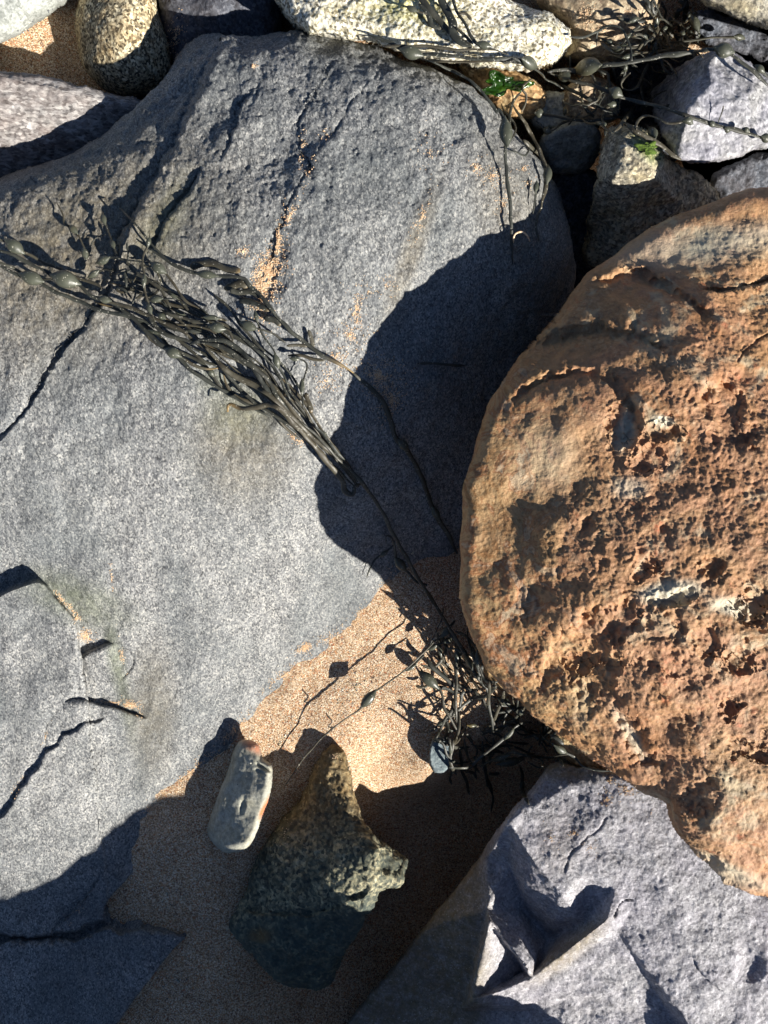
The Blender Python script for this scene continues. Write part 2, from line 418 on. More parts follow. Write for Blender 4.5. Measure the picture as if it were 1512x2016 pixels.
def blob(u, v, cu, cv, ru, rv, ang=0, soft=.5):
    c, s_ = math.cos(ang), math.sin(ang)
    x = ((u-cu)*c+(v-cv)*s_)/ru; y = (-(u-cu)*s_+(v-cv)*c)/rv
    return 1-sstep(1-soft, 1+soft, np.sqrt(x*x+y*y))
def crack(u, v, pts, width=3, depth=.006, step=0.0, reach=60, wob=5, seed=1, taper=True):
    """groove along a polyline; step > 0 raises the side to the right of travel"""
    p = catmull(pts, 4)
    q = np.stack([u*.03, v*.03, 0*u+seed*3.1], -1)
    uu = u+noise3(q, seed)*wob*2+noise3(q*3.3, seed+2)*wob*.8
    vv = v+noise3(q+9.1, seed+1)*wob*2+noise3(q*3.3+5, seed+3)*wob*.8
    lo = p.min(0)-reach*3-40; hi = p.max(0)+reach*3+40
    out = np.zeros(u.shape)
    m = (u > lo[0]) & (u < hi[0]) & (v > lo[1]) & (v < hi[1])
    if not m.any(): return out
    d, i, t, sd = seg_dist(uu[m], vv[m], p[:-1], p[1:])
    along = (i+t)/(len(p)-1)
    tp = np.clip(np.minimum(along, 1-along)*8, 0, 1)**.7 if taper else 1.0
    wv = width*(.55+.9*np.abs(noise3(np.stack([along*len(p)*.8, 0*along, 0*along+seed], -1), seed))*1.6)
    g = -depth*np.exp(-(d/wv)**2)
    if step:
        sg = np.tanh(sd*d/max(width*.8, 1))
        g = g+step*.5*sg*np.exp(-(d/reach)**1.0)
    out[m] = g*tp
    return out

# ------------------------------------------------------------------ sand
def sand_z(u, v):
    return SANDF(u, v)
sctrl = [(-200, 60, .06), (60, 80, .07), (150, 30, .05), (250, 200, .0), (900, 200, .0), (1100, 200, -.06), (1150, 420, -.25), (1260, 190, -.24), (1380, 60, -.26), (1470, 340, -.28), (1700, 200, -.2),
         (960, 700, -.25), (910, 1000, -.06), (840, 1100, -.002), (780, 1230, .0), (650, 1350, .0), (500, 1450, .0), (330, 1600, .0), (690, 1470, -.008), (730, 1550, -.075), (775, 1490, -.03), (770, 1620, -.13), (830, 1450, -.008), (890, 1300, -.012),
         (280, 1850, -.012), (430, 1750, -.005), (420, 1950, -.02), (900, 1640, -.20), (840, 1760, -.22), (760, 1920, -.2), (940, 1400, -.02), (1000, 1430, -.03), (1010, 1520, -.12), (920, 1510, -.07), (850, 1520, -.02), (1100, 1200, -.1), (-300, 1000, 0), (-300, 2300, -.02), (800, 2400, -.04), (1800, 1000, -.03), (1800, 2300, -.04), (1800, -200, 0), (500, -300, .03)]
SANDF = tps(sctrl)
def build_sand():
    inner = np.arange(-1.02, 1.02, .0042)
    g = 1.02*np.cumprod(np.full(60, 1.085)); g = g[g < 90]; g = np.r_[g, 90.0]
    xs = np.r_[-g[::-1], inner, g]
    inner_y = np.arange(-1.25, 1.25, .0042)
    gy = 1.25*np.cumprod(np.full(60, 1.085)); gy = gy[gy < 90]; gy = np.r_[gy, 90.0]
    ys = np.r_[-gy[::-1], inner_y, gy]
    X, Y = np.meshgrid(xs, ys)
    u = 756+X*F/H; v = 1008-Y*F/H
    z = SANDF(np.clip(u, -300, 1800), np.clip(v, -300, 2300))
    fade = sstep(1.0, 2.2, np.sqrt(X*X+Y*Y))
    z = z*(1-fade)
    p = np.stack([X, Y, 0*X], -1)
    z = z+fbm(p, 5, 4, .5, 3)*.010*(1-fade)+fbm(p, 60, 3, .5, 8)*.0016*(1-fade)+fbm(p, .6, 3, .5, 9)*.12*fade
    nv, nu = X.shape; ids = np.arange(nv*nu).reshape(nv, nu)
    q = np.stack([ids[:-1, :-1], ids[:-1, 1:], ids[1:, 1:], ids[1:, :-1]], -1).reshape(-1, 4)
    V = np.stack([X, Y, z], -1).reshape(-1, 3)
    o = mesh_obj('sand', V, q, M['sand']); o['kind'] = 'structure'
    m = (np.abs(V[:, 0]) < 1.0) & (np.abs(V[:, 1]) < 1.24); splat(V[m])
build_sand()

# ------------------------------------------------------------------ big grey boulder
GO = [(-260, 420), (-120, 385), (0, 348), (60, 325), (140, 300), (215, 255), (265, 210), (310, 165), (350, 110), (395, 72), (440, 64), (500, 66), (580, 60), (650, 70), (720, 88), (800, 118),
      (860, 140), (920, 168), (965, 200), (1000, 245), (1040, 290), (1085, 350), (1110, 410), (1130, 490), (1130, 580), (1080, 690), (1020, 800), (980, 900), (950, 1000), (920, 1080),
      (880, 1150), (800, 1250), (700, 1345), (620, 1420), (520, 1510), (420, 1600), (310, 1680), (250, 1730), (205, 1795), (250, 1826), (370, 1826), (320, 1895), (225, 2025), (150, 2150), (-260, 2150)]
GC = [(-250, 450, .22), (0, 420, .235), (120, 360, .235), (260, 270, .238), (400, 130, .235), (520, 110, .245), (700, 150, .262), (850, 220, .268), (960, 300, .262), (1050, 400, .235), (1100, 520, .18),
      (640, 300, .292), (450, 400, .288), (780, 420, .288), (600, 600, .285), (850, 600, .24), (1000, 560, .20), (980, 720, .11), (900, 760, .17), (900, 900, .09), (880, 1020, .03), (940, 950, .03),
      (740, 800, .222), (450, 800, .258), (250, 620, .270), (60, 620, .26), (-250, 700, .25), (100, 900, .235), (350, 1000, .19), (600, 1000, .155), (740, 1020, .10), (760, 1150, .003), (700, 1120, .045), (650, 1280, .003),
      (570, 1320, .004), (500, 1420, .002), (400, 1505, .002), (290, 1600, .003), (450, 1250, .085), (300, 1350, .085), (120, 1150, .16), (-250, 1100, .18), (0, 1350, .12), (150, 1480, .075), (0, 1550, .09), (-250, 1500, .12),
      (130, 1650, .045), (0, 1750, .05), (100, 1800, .03), (200, 1900, .03), (50, 2000, .04), (-250, 2100, .06), (330, 1840, .012), (900, 1150, -.05), (700, 1345, -.045), (520, 1510, -.045), (340, 1670, -.03), (820, 1250, -.05)]
def gray_feat(u, v, d):
    z = 0*u
    # long stepped split from the top edge down to the left edge
    z += crack(u, v, [(425, 90), (400, 150), (365, 215), (345, 280), (300, 350), (262, 415), (240, 470)], 7, .010, -.020, 60, 7, 3, False)
    z += crack(u, v, [(240, 470), (225, 540), (190, 612), (130, 680), (75, 760), (40, 820), (-40, 900)], 2.8, .008, -.006, 40, 5, 4, False)
    z += crack(u, v, [(395, 330), (370, 375), (340, 415), (320, 450), (300, 490)], 4, .010, -.010, 30, 4, 5)
    z += crack(u, v, [(700, 100), (650, 130), (615, 190), (588, 240), (590, 300), (612, 320), (585, 370), (570, 410), (545, 460), (540, 540), (565, 610)], 1.6, .005, -.002, 30, 4, 6)
    z += crack(u, v, [(760, 130), (705, 185), (665, 250), (610, 320)], 1.6, .004, -.002, 25, 4, 7)
    z += crack(u, v, [(495, 180), (468, 215), (460, 265), (430, 320)], 3, .006, -.006, 30, 4, 8)
    # scooped sand pocket at the end of that crack
    z -= .008*blob(u, v, 525, 545, 32, 60, .35, .6)
    # flaked layers in the lower left
    z += crack(u, v, [(-30, 1180), (0, 1168), (40, 1152), (82, 1146), (115, 1185), (148, 1225), (158, 1290)], 2.4, .003, .036, 170, 2, 9, False)
    z += crack(u, v, [(158, 1292), (188, 1278), (222, 1264)], 4, .006, .022, 30, 1.5, 10)
    z += crack(u, v, [(232, 1265), (262, 1290), (258, 1318), (240, 1335)], 2.2, .004, -.003, 25, 2, 11)
    z += crack(u, v, [(130, 1378), (190, 1385), (245, 1400), (290, 1415)], 3, .007, .018, 60, 1.5, 12)
    z += crack(u, v, [(210, 1405), (140, 1440), (105, 1475), (60, 1520), (20, 1585), (-30, 1640)], 2, .003, -.012, 70, 6, 13)
    z += crack(u, v, [(110, 1400), (90, 1430), (88, 1480)], 2, .003, 0, 20, 3, 14)
    z += crack(u, v, [(-60, 1855), (20, 1850), (90, 1846), (150, 1842), (205, 1818), (300, 1826), (380, 1832)], 9, .022, .010, 50, 5, 15, False)
    z += crack(u, v, [(200, 1720), (140, 1790), (100, 1840)], 2.5, .005, -.004, 30, 4, 16)
    # rim hollow near the top where two lobes meet
    z -= .012*blob(u, v, 520, 70, 40, 26, 0, .8)
    z -= .010*blob(u, v, 345, 185, 30, 60, .6, .8)
    z -= .007*blob(u, v, 480, 800, 60, 100, .2, .3)
    z -= .014*blob(u, v, 545, 300, 70, 45, -.5, .9)
    return z
def gray_disp(p, u, v, d):
    up = np.clip(1-(v-500)/900, .35, 1.15)               # rougher towards the top
    r = fbm(p, 7, 5, .45, 21)*.0085
    r += fbm(p, 38, 4, .55, 31, stretch=(1.1, .8, 1))*.0026*up
    b = fbm(p, 90, 4, .6, 41, stretch=(1.2, .8, 1)); r += np.where(b < 0, b*1.2, b*.7)*.0012*up+fbm(p, 210, 3, .6, 45)*.0011*up
    t = fbm(p, 16, 3, .5, 51); ter = np.floor(t*9+.5*noise3(p*60, 3))/9; r += (sstep(0, 1, (t-ter)*9)+ter*9)/9*.0065
    pits = sstep(.28, .5, fbm(p, 75, 3, .5, 61)); r -= pits*.0018*up
    return r
rock('boulder', 'huge grey boulder with long cracks filling the left half of the picture', 'boulder', GO, GC, M['gray'], st=2.3,
     rimfun=lambda u, v: (np.where(v < 700, 95, 40)+0*u, np.where(v < 620, .085, np.where(v < 1100, .05, .004))+0*u), zb=-.14, inset=.12,
     disp=gray_disp, feat=gray_feat, power=2.2,
     attrs={'green': lambda u, v, p: np.maximum.reduce([blob(u, v, 320, 440, 30, 90, .5, .8)*.7, blob(u, v, 150, 1180, 95, 36, .35, .9)*.7, blob(u, v, 470, 815, 60, 50, 0, .7)*.6, blob(u, v, 435, 760, 50, 30, .4, .7)*.5, blob(u, v, 230, 1300, 14, 120, -.2, .9)*.7]),
            'tan': lambda u, v, p: np.maximum.reduce([blob(u, v, 150, 480, 260, 170, -.5, .8)*.8, blob(u, v, 480, 880, 90, 90, 0, .8)*.55, blob(u, v, 1010, 420, 60, 140, -.3, .8)*.45, blob(u, v, 810, 500, 18, 120, .35, .9)*.6, blob(u, v, 300, 1400, 40, 110, 0, .8)*.5])})

# ------------------------------------------------------------------ rusty brown boulder
BO = [(1512, 372), (1440, 384), (1370, 410), (1310, 436), (1250, 470), (1210, 500), (1170, 532), (1130, 575), (1090, 620), (1050, 668), (1010, 715), (975, 770), (950, 830), (932, 890), (918, 960), (908, 1030),
      (905, 1100), (908, 1160), (920, 1230), (945, 1300), (975, 1338), (1010, 1366), (1050, 1402), (1100, 1450), (1150, 1490), (1210, 1530), (1262, 1562), (1308, 1580), (1318, 1622), (1345, 1662), (1400, 1710), (1450, 1745),
      (1512, 1775), (1650, 1800), (1850, 1650), (1950, 1150), (1850, 650), (1700, 420)]
BC = [(1512, 400, .285), (1370, 450, .30), (1250, 520, .32), (1150, 580, .34), (1080, 680, .365), (1000, 780, .378), (950, 880, .378), (925, 1000, .362), (915, 1100, .352), (930, 1220, .342), (980, 1320, .325),
      (1060, 960, .425), (1060, 1150, .43), (1150, 750, .405), (1180, 920, .455), (1190, 1100, .468), (1350, 700, .42), (1500, 600, .35), (1650, 500, .26), (1350, 900, .478), (1350, 1100, .488), (1600, 900, .48), (1600, 1150, .495),
      (1150, 1300, .44), (1350, 1350, .475), (1550, 1400, .48), (1100, 1400, .345), (1220, 1500, .35), (1310, 1560, .36), (1400, 1620, .40), (1500, 1720, .36), (1700, 1600, .42), (1850, 1100, .42), (1750, 620, .30)]
BC = [(a, b, c-.036 if c > .42 else c) for a, b, c in BC]
PITS = [(1225, 835, 18, 34, .3, .013), (1310, 845, 24, 18, .2, .016), (1420, 790, 40, 30, 0, .02), (1440, 850, 34, 36, .2, .018), (1275, 900, 22, 30, .2, .012), (1265, 1110, 14, 26, .2, .012), (1320, 1180, 44, 16, -.2, .012), (1490, 1190, 26, 30, 0, .022),
        (1405, 1120, 18, 20, 0, .014), (1180, 1240, 38, 30, .6, .018), (1225, 1215, 26, 34, .4, .016), (1125, 1285, 40, 44, .5, .022), (1165, 1330, 40, 50, .2, .02), (1240, 1430, 18, 70, -.55, .018), (1270, 1490, 30, 14, .4, .012), (1300, 1240, 34, 20, .2, .012),
        (1385, 1265, 22, 40, .1, .014), (1435, 1395, 13, 17, 0, .014), (1460, 1300, 26, 22, .3, .014), (1075, 1330, 24, 30, .2, .012), (1040, 1190, 20, 30, .2, .008), (1360, 1580, 30, 20, .2, .012), (1400, 1690, 20, 12, 0, .01), (1490, 1480, 40, 16, .2, .012), (1310, 1300, 60, 26, .5, .012)]
def brown_feat(u, v, d):
    z = 0*u
    q = np.stack([u*.022, v*.022, 0*u], -1)
    uu = u+noise3(q, 3)*30+noise3(q*2.7, 4)*22+noise3(q*7, 14)*10; vv = v+noise3(q+7, 5)*30+noise3(q*2.7+3, 6)*22+noise3(q*7+2, 15)*10
    for (cu, cv, ru, rv, an, de) in PITS: z -= .62*de*blob(uu, vv, cu, cv, ru*1.1, rv, an, .6)
    # big lobes on the left shoulder
    z += crack(u, v, [(1040, 690), (1120, 655), (1230, 650), (1330, 690)], 16, .010, -.012, 60, 8, 21)
    z += crack(u, v, [(1000, 800), (1080, 745), (1180, 740), (1250, 800), (1230, 900)], 14, .008, -.010, 60, 8, 22)
    z += crack(u, v, [(1150, 560), (1240, 540), (1330, 570), (1420, 640)], 12, .008, -.012, 60, 8, 25)
    z += crack(u, v, [(1540, 545), (1480, 560), (1420, 572), (1380, 570)], 3, .012, -.010, 40, 3, 23)
    z += crack(u, v, [(1540, 640), (1480, 680), (1450, 715)], 2.4, .007, 0, 20, 3, 24)
    return z
def brown_disp(p, u, v, d):
    nz = noise3(np.stack([u*.012, v*.012, 0*u], -1), 7)*120
    rough = sstep(1010, 1210, u+(v-950)*np.where(v < 950, .75, .25)+nz)*.76+.24
    r = fbm(p, 7, 4, .5, 71)*.014
    n = fbm(p, 24, 4, .5, 81); r += n*.0042*(.5+rough*.6)
    caves = sstep(.3, .6, fbm(p, 22, 4, .55, 91)); r -= caves*.004*rough
    t = fbm(p, 17, 5, .5, 105, stretch=(1, 1.3, 1)); ter = np.floor(t*6)/6; r += (ter+sstep(.82, 1, (t-ter)*6)/6)*.0058*rough
    r += fbm(p, 85, 4, .62, 101)*.0014*rough
    r += fbm(p, 190, 3, .65, 111)*.0013*(.3+rough)
    return r
def brim(u, v):
    a = sstep(1300, 1500, v)
    return 30*(1-a)+40*a, .025*(1-a)+.04*a
_keep = ZMAP.copy()
rock('boulder', 'rusty orange-brown boulder with a pitted flaking surface on the right', 'boulder', BO, BC, M['brown'], st=2.2, rimfun=brim, zb=-.10, inset=.30,
     disp=brown_disp, feat=brown_feat, power=2.0,
     attrs={'pale': lambda u, v, p: np.maximum.reduce([blob(u, v, 1320, 1165, 60, 20, -.15, .5), blob(u, v, 1440, 1195, 40, 16, .2, .6), blob(u, v, 1240, 1445, 12, 60, -.55, .7)*.8, blob(u, v, 1400, 480, 150, 30, -.1, .9)*.8, blob(u, v, 1060, 900, 60, 60, .6, .8)*.6, blob(u, v, 1240, 960, 36, 20, 0, .6)*.6, blob(u, v, 1440, 1720, 70, 18, .4, .7)*.7, blob(u, v, 1230, 850, 14, 36, .2, .5)*.9, blob(u, v, 1305, 830, 20, 12, .2, .5)]),
            'olive': lambda u, v, p: 1-sstep(930, 1220, u-(v-900)*.15)})

LOW = _keep                  # height map without the brown boulder: weed lies under its overhang
# ------------------------------------------------------------------ pale lilac slab, bottom right
SO = [(1085, 1503), (1130, 1498), (1180, 1510), (1240, 1530), (1400, 1600), (1620, 1700), (1780, 1900), (1720, 2450), (1300, 2750), (700, 2790), (320, 2740), (420, 2420), (560, 2190), (680, 2018), (750, 1930), (820, 1842), (890, 1755), (950, 1676), (985, 1625), (1040, 1560)]
ZP = .10
SC = [(1085, 1495, .045), (1030, 1562, .04), (980, 1620, .0), (935, 1685, -.04), (815, 1838, -.05), (670, 2014, -.08), (520, 2190, -.10),
      (1000, 1614, .085), (958, 1690, ZP-.11), (960, 1790, ZP-.07), (912, 1985, ZP-.12), (880, 2160, ZP-.10), (1046, 1924, ZP-.03),
      (1106, 1762, ZP+.005), (1080, 1850, ZP-.11), (1134, 1734, ZP+.004), (1165, 1722, ZP+.004), (1210, 1748, ZP+.008), (1244, 1796, ZP+.010), (1192, 1814, ZP+.025), (1150, 1818, ZP-.035),
      (1215, 1828, ZP), (1060, 1938, ZP-.045), (1054, 1988, ZP-.068), (928, 1972, ZP-.042), (1130, 1960, ZP-.045), (1338, 2030, ZP-.02), (1120, 2160, ZP-.05), (1356, 2020, ZP+.03), (1430, 2250, ZP+.03), (1330, 2260, ZP-.02),
      (1200, 1600, ZP), (1140, 1540, .08), (1300, 1700, ZP+.015), (1500, 1850, ZP+.03), (1540, 2016, ZP+.03), (1640, 1720, ZP+.02), (1800, 1900, ZP+.02), (1740, 2340, ZP+.02), (1240, 1520, .095), (1400, 1580, .10), (1046, 1696, ZP), (1120, 1690, ZP),
      (1034, 1910, ZP-.10), (962, 1812, ZP-.02),
      (1080, 2270, .345), (900, 2340, .36), (750, 2440, .375), (600, 2540, .385), (450, 2650, .41), (1000, 2620, .42), (1300, 2320, .22), (1500, 2500, .22), (380, 2420, .0), (300, 2760, .40), (1000, 2800, .3), (1750, 2480, .15), (1004, 1704, ZP-.10), (1032, 1790, ZP-.12)]  # unseen ridge added below the frame to cast the lower-left shadow
SE = [(0, 7), (7, 41), (41, 13), (7, 8), (8, 9), (9, 10), (13, 14), (14, 43), (43, 9), (13, 15), (15, 16), (16, 17), (17, 18), (18, 19), (19, 12), (19, 20), (20, 14), (12, 43), (9, 44), (44, 12), (44, 24), (18, 28), (21, 22), (22, 23), (10, 11), (28, 29), (26, 30)]
def slab_disp(p, u, v, d):
    r = fbm(p, 9, 4, .5, 121)*.0035
    r += fbm(p, 34, 4, .55, 131)*.0016
    t = fbm(p, 15, 5, .55, 141); ter = np.floor(t*8)/8; r += (ter+sstep(.75, 1, (t-ter)*8)/8)*.0060
    r += fbm(p, 150, 4, .65, 151)*.0013
    front = blob(u, v, 1180, 1960, 150, 110, .4, .5)+blob(u, v, 1000, 1900, 60, 80, 0, .5)
    r += front*fbm(p, 28, 4, .5, 155)*.0035
    return r
def slab_feat(u, v, d):
    z = crack(u, v, [(1200, 1605), (1170, 1640), (1125, 1680), (1110, 1720)], 2.4, .005, 0, 40, 4, 31)
    z += crack(u, v, [(1206, 1812), (1214, 1790), (1226, 1776), (1250, 1770)], 1.6, .008, -.003, 20, 3, 32)
    z += crack(u, v, [(1360, 1880), (1380, 1920), (1430, 1960)], 2.4, .004, -.004, 30, 5, 34)
    z -= .010*blob(u, v, 1480, 1900, 22, 28, .2, .5)+.006*blob(u, v, 1465, 1870, 12, 10, 0, .5)
    return z
rock('boulder', 'pale lilac-grey angular boulder with a broken notch at bottom right', 'boulder', SO, SC, M['slab'], mode='cdt', edges=SE, st=2.3, R=14, drop=.02, zb=-.22, inset=.06, smooth=4, blurn=2,
     disp=slab_disp, feat=slab_feat,
     attrs={'tan': lambda u, v, p: np.maximum.reduce([(1-sstep(925, 990, u+.0*v))*sstep(1600, 1720, v)*.9, blob(u, v, 1110, 1515, 70, 22, .1, .6)*.9, blob(u, v, 1120, 1870, 90, 22, -.68, .6)*.8, blob(u, v, 1100, 1660, 40, 60, .4, .9)*.3])})

# ------------------------------------------------------------------ smaller stones
def std_disp(a=.006, b=.002, s=1, seed=0):
    def f(p, u, v, d):
        r = fbm(p, 14*s, 4, .5, 161+seed)*a
        t = fbm(p, 40*s, 4, .55, 171+seed); ter = np.floor(t*6)/6
        r += (ter+sstep(.5, 1, (t-ter)*6)/6)*b*2+fbm(p, 150*s, 3, .6, 181+seed)*b*.7
        return r
    return f
rock('rock', 'mottled green and cream teardrop rock on the sand, pointed end up', 'rock',
     [(625, 1500), (655, 1468), (685, 1500), (700, 1560), (720, 1625), (770, 1668), (800, 1695), (785, 1735), (752, 1752), (735, 1790), (690, 1860), (645, 1940), (570, 1942), (500, 1890), (455, 1822), (470, 1780), (490, 1740), (500, 1690), (545, 1625), (590, 1570)],
     [(655, 1480, .03), (632, 1530, .03), (685, 1530, .045), (600, 1600, .022), (650, 1600, .048), (705, 1620, .066), (520, 1690, .01), (600, 1680, .06), (700, 1680, .105), (752, 1690, .115), (500, 1780, .015), (600, 1770, .075), (690, 1760, .115), (745, 1745, .12), (480, 1830, .015), (560, 1870, .05), (640, 1860, .06), (600, 1940, .02), (790, 1700, .08)],
     M['greenrock'], st=2.2, R=26, drop=.035, zb=-.32, inset=.06, disp=std_disp(.010, .0032, 1, 1),
     feat=lambda u, v, d: crack(u, v, [(470, 1790), (560, 1800), (650, 1790), (740, 1750)], 4, .004, .010, 40, 6, 41)-.03*sstep(0, 30, (u-690)-(1640-v)*-.55*0-(1700-v)*.0)*blob(u, v, 775, 1690, 22, 40, .2, .5),
     attrs={'slate': lambda u, v, p: sstep(1770, 1820, v+(u-600)*.1), 'tan': lambda u, v, p: np.maximum(1-sstep(1560, 1680, v), blob(u, v, 515, 1840, 22, 14, 0, .7))*.7})
rock('pebble', 'smooth grey oblong pebble with a rust-orange streak on the sand', 'pebble',
     [(475, 1456), (503, 1462), (520, 1492), (537, 1512), (533, 1560), (515, 1615), (500, 1655), (480, 1674), (440, 1678), (414, 1652), (408, 1628), (425, 1580), (445, 1525), (458, 1480)],
     [(490, 1465, .055), (470, 1500, .05), (515, 1520, .07), (505, 1600, .075), (450, 1580, .045), (420, 1640, .03), (450, 1655, .065), (490, 1650, .075), (485, 1560, .075)],
     M['pebble'], st=1.6, R=16, drop=.03, zb=-.02, inset=.22, disp=std_disp(.004, .0007, 1, 4),
     feat=lambda u, v, d: -.005*blob(u, v, 478, 1585, 5, 14, .2, .8)-.008*blob(u, v, 520, 1512, 14, 4, .5, .6)-.004*blob(u, v, 512, 1520, 10, 4, .5, .6),
     attrs={'rust': lambda u, v, p: np.maximum(blob(u, v, 520, 1592, 5, 22, .35, .6)*1.2, blob(u, v, 500, 1470, 22, 10, .5, .8)*.6)})
rock('rock', 'pale smooth grey rock in the top left corner', 'rock', [(-200, -160), (160, -160), (140, -15), (110, 20), (60, 55), (0, 86), (-200, 150)],
     [(-150, -100, .19), (50, -80, .19), (100, 0, .16), (0, 50, .16), (-150, 80, .17)], M['palegray'], st=2.6, R=50, drop=.05, zb=-.05, disp=std_disp(.006, .001, 1, 7))
rock('rock', 'rounded speckled tan rock half in shade at top left', 'rock', [(185, -70), (152, 0), (148, 60), (162, 128), (200, 172), (250, 192), (305, 182), (336, 150), (330, 80), (312, 20), (300, -70)],
     [(240, -50, .17), (240, 60, .17), (230, 150, .13), (300, 120, .13), (180, 80, .14)], M['speck'], st=2.2, R=70, drop=.07, zb=-.06, inset=.1, disp=std_disp(.005, .0014, 1, 9))
rock('rock', 'dark slate-blue rock in shade behind the top edge of the grey boulder', 'rock', [(300, -90), (306, 20), (322, 90), (355, 150), (440, 170), (540, 130), (555, 40), (530, -90)],
     [(420, -60, .15), (420, 20, .145), (350, 80, .10), (500, 80, .10), (430, 130, .08)], M['dark'], st=2.4, R=40, drop=.06, zb=-.08, inset=.1, disp=std_disp(.006, .0015, 1, 11))
rock('rock', 'purplish-brown flat rock by the left edge with a sunlit upper side', 'rock', [(-220, 160), (-80, 142), (0, 138), (70, 144), (150, 165), (225, 184), (290, 215), (300, 330), (100, 390), (-220, 430)],
     [(-150, 180, .215), (0, 170, .20), (80, 175, .19), (180, 205, .165), (240, 240, .13), (60, 260, .16), (-150, 290, .19), (60, 350, .10)], M['purple'], st=2.5, R=26, drop=.035, zb=-.06, inset=.1, disp=std_disp(.008, .002, 1, 13))
rock('rock', 'cream-white speckled rock lying along the top edge', 'rock', [(535, -30), (558, 30), (605, 68), (680, 78), (745, 88), (810, 108), (900, 126), (1000, 138), (1075, 134), (1108, 112), (1126, 75), (1112, 44), (1060, 16), (1000, -8), (920, -90), (560, -110)],
     [(600, -20, .25), (700, 30, .262), (850, 60, .265), (1000, 70, .26), (1080, 80, .25), (850, -40, .26), (680, -70, .25), (1000, 20, .25)], M['white'], st=2.3, R=40, drop=.07, zb=-.08, inset=.1, disp=std_disp(.008, .003, 1, 17),
     attrs={'green': lambda u, v, p: blob(u, v, 800, 5, 70, 40, .2, .9)*.55})
rock('rock', 'pinkish-brown rock at the top edge right of the cream rock', 'rock', [(1070, -90), (1055, 0), (1105, 45), (1118, 80), (1110, 118), (1190, 128), (1258, 104), (1280, 55), (1290, -90)],
     [(1180, -60, .19), (1120, 30, .17), (1180, 40, .185), (1250, 40, .175), (1190, 100, .14)], M['pink'], st=2.4, R=30, drop=.05, zb=-.08, inset=.1, disp=std_disp(.006, .0014, 1, 19))
rock('rock', 'buff rock cut off by the top right corner', 'rock', [(1360, -90), (1378, 0), (1430, 28), (1512, 58), (1720, 130), (1720, -120)],
     [(1450, -60, .24), (1450, 10, .23), (1600, 60, .24), (1680, -60, .25)], M['wedge'], st=2.6, R=26, drop=.05, zb=-.1, inset=.2, disp=std_disp(.006, .0015, 1, 23), attrs={'green': lambda u, v, p: 0*u})
rock('rock', 'lilac-grey angular rock with a dark shaded face at top right', 'rock', [(1282, 192), (1306, 155), (1360, 118), (1425, 96), (1475, 118), (1530, 150), (1680, 200), (1680, 340), (1512, 292), (1450, 312), (1385, 322), (1335, 312), (1300, 262)],
     [(1275, 195, .07), (1300, 150, .08), (1360, 110, .17), (1425, 90, .22), (1392, 130, .235), (1398, 165, .245), (1352, 215, .25), (1330, 215, .185), (1300, 265, .19), (1335, 318, .21), (1385, 326, .20), (1450, 316, .20), (1512, 298, .20), (1700, 345, .2), (1700, 190, .2), (1530, 142, .2), (1480, 110, .2), (1450, 200, .24), (1365, 130, .19)],
     M['lilac'], mode='cdt', edges=[(3, 4), (4, 5), (5, 6), (6, 8)], st=2.2, R=8, drop=.012, zb=-.12, inset=.15, smooth=4, blurn=4, disp=std_disp(.006, .0022, 1, 29))
rock('rock', 'buff-grey wedge rock between the lilac rock and the brown boulder', 'rock', [(1194, 258), (1238, 247), (1284, 264), (1312, 312), (1372, 342), (1416, 382), (1400, 460), (1260, 530), (1160, 520), (1150, 470), (1172, 360)],
     [(1194, 250, .215), (1238, 240, .225), (1292, 258, .19), (1225, 285, .25), (1270, 300, .255), (1285, 345, .25), (1210, 345, .25), (1320, 308, .15), (1380, 340, .12), (1430, 382, .09), (1410, 470, .05), (1260, 540, .04), (1150, 530, .03), (1140, 470, .04), (1165, 360, .19), (1330, 390, .14), (1230, 430, .13)],
     M['wedge'], mode='cdt', st=2.2, R=12, drop=.015, zb=-.12, inset=.1, smooth=4, blurn=5, disp=std_disp(.008, .003, 1, 31), attrs={'green': lambda u, v, p: blob(u, v, 1275, 292, 18, 32, -.7, .8)})
rock('stone', 'small grey-green stone at the dark gap below the kelp tangle', 'stone', [(1062, 280), (1088, 252), (1150, 236), (1182, 262), (1180, 305), (1140, 345), (1082, 335)],
     [(1110, 270, .13), (1160, 270, .12), (1090, 310, .09), (1150, 310, .08)], M['palegray'], st=2.2, R=18, drop=.03, zb=-.12, disp=std_disp(.006, .002, 1.4, 37))
rock('stone', 'pinkish stone under the middle of the upper kelp tangle', 'stone', [(1110, 180), (1150, 150), (1205, 165), (1218, 205), (1205, 240), (1150, 245), (1112, 225)],
     [(1150, 180, .155), (1190, 190, .15), (1160, 225, .14)], M['pink'], st=2.2, R=18, drop=.03, zb=-.1, disp=std_disp(.006, .002, 1.4, 41))
rock('stone', 'tan stone under the wet green seaweed', 'stone', [(905, 130), (960, 125), (1040, 150), (1075, 180), (1070, 215), (1030, 235), (985, 220), (945, 180)],
     [(940, 145, .17), (1000, 165, .18), (1045, 190, .17), (1010, 215, .16)], M['ochre'], st=2.2, R=16, drop=.03, zb=-.1, disp=std_disp(.006, .002, 1.4, 43))
rock('stone', 'grey stone left of the pinkish stone beneath the upper kelp tangle', 'stone', [(1040, 215), (1065, 185), (1110, 180), (1135, 205), (1130, 240), (1090, 258), (1050, 250)],
     [(1070, 205, .13), (1110, 215, .13), (1090, 240, .12)], M['palegray'], st=2.2, R=14, drop=.025, zb=-.1, disp=std_disp(.006, .002, 1.4, 47))
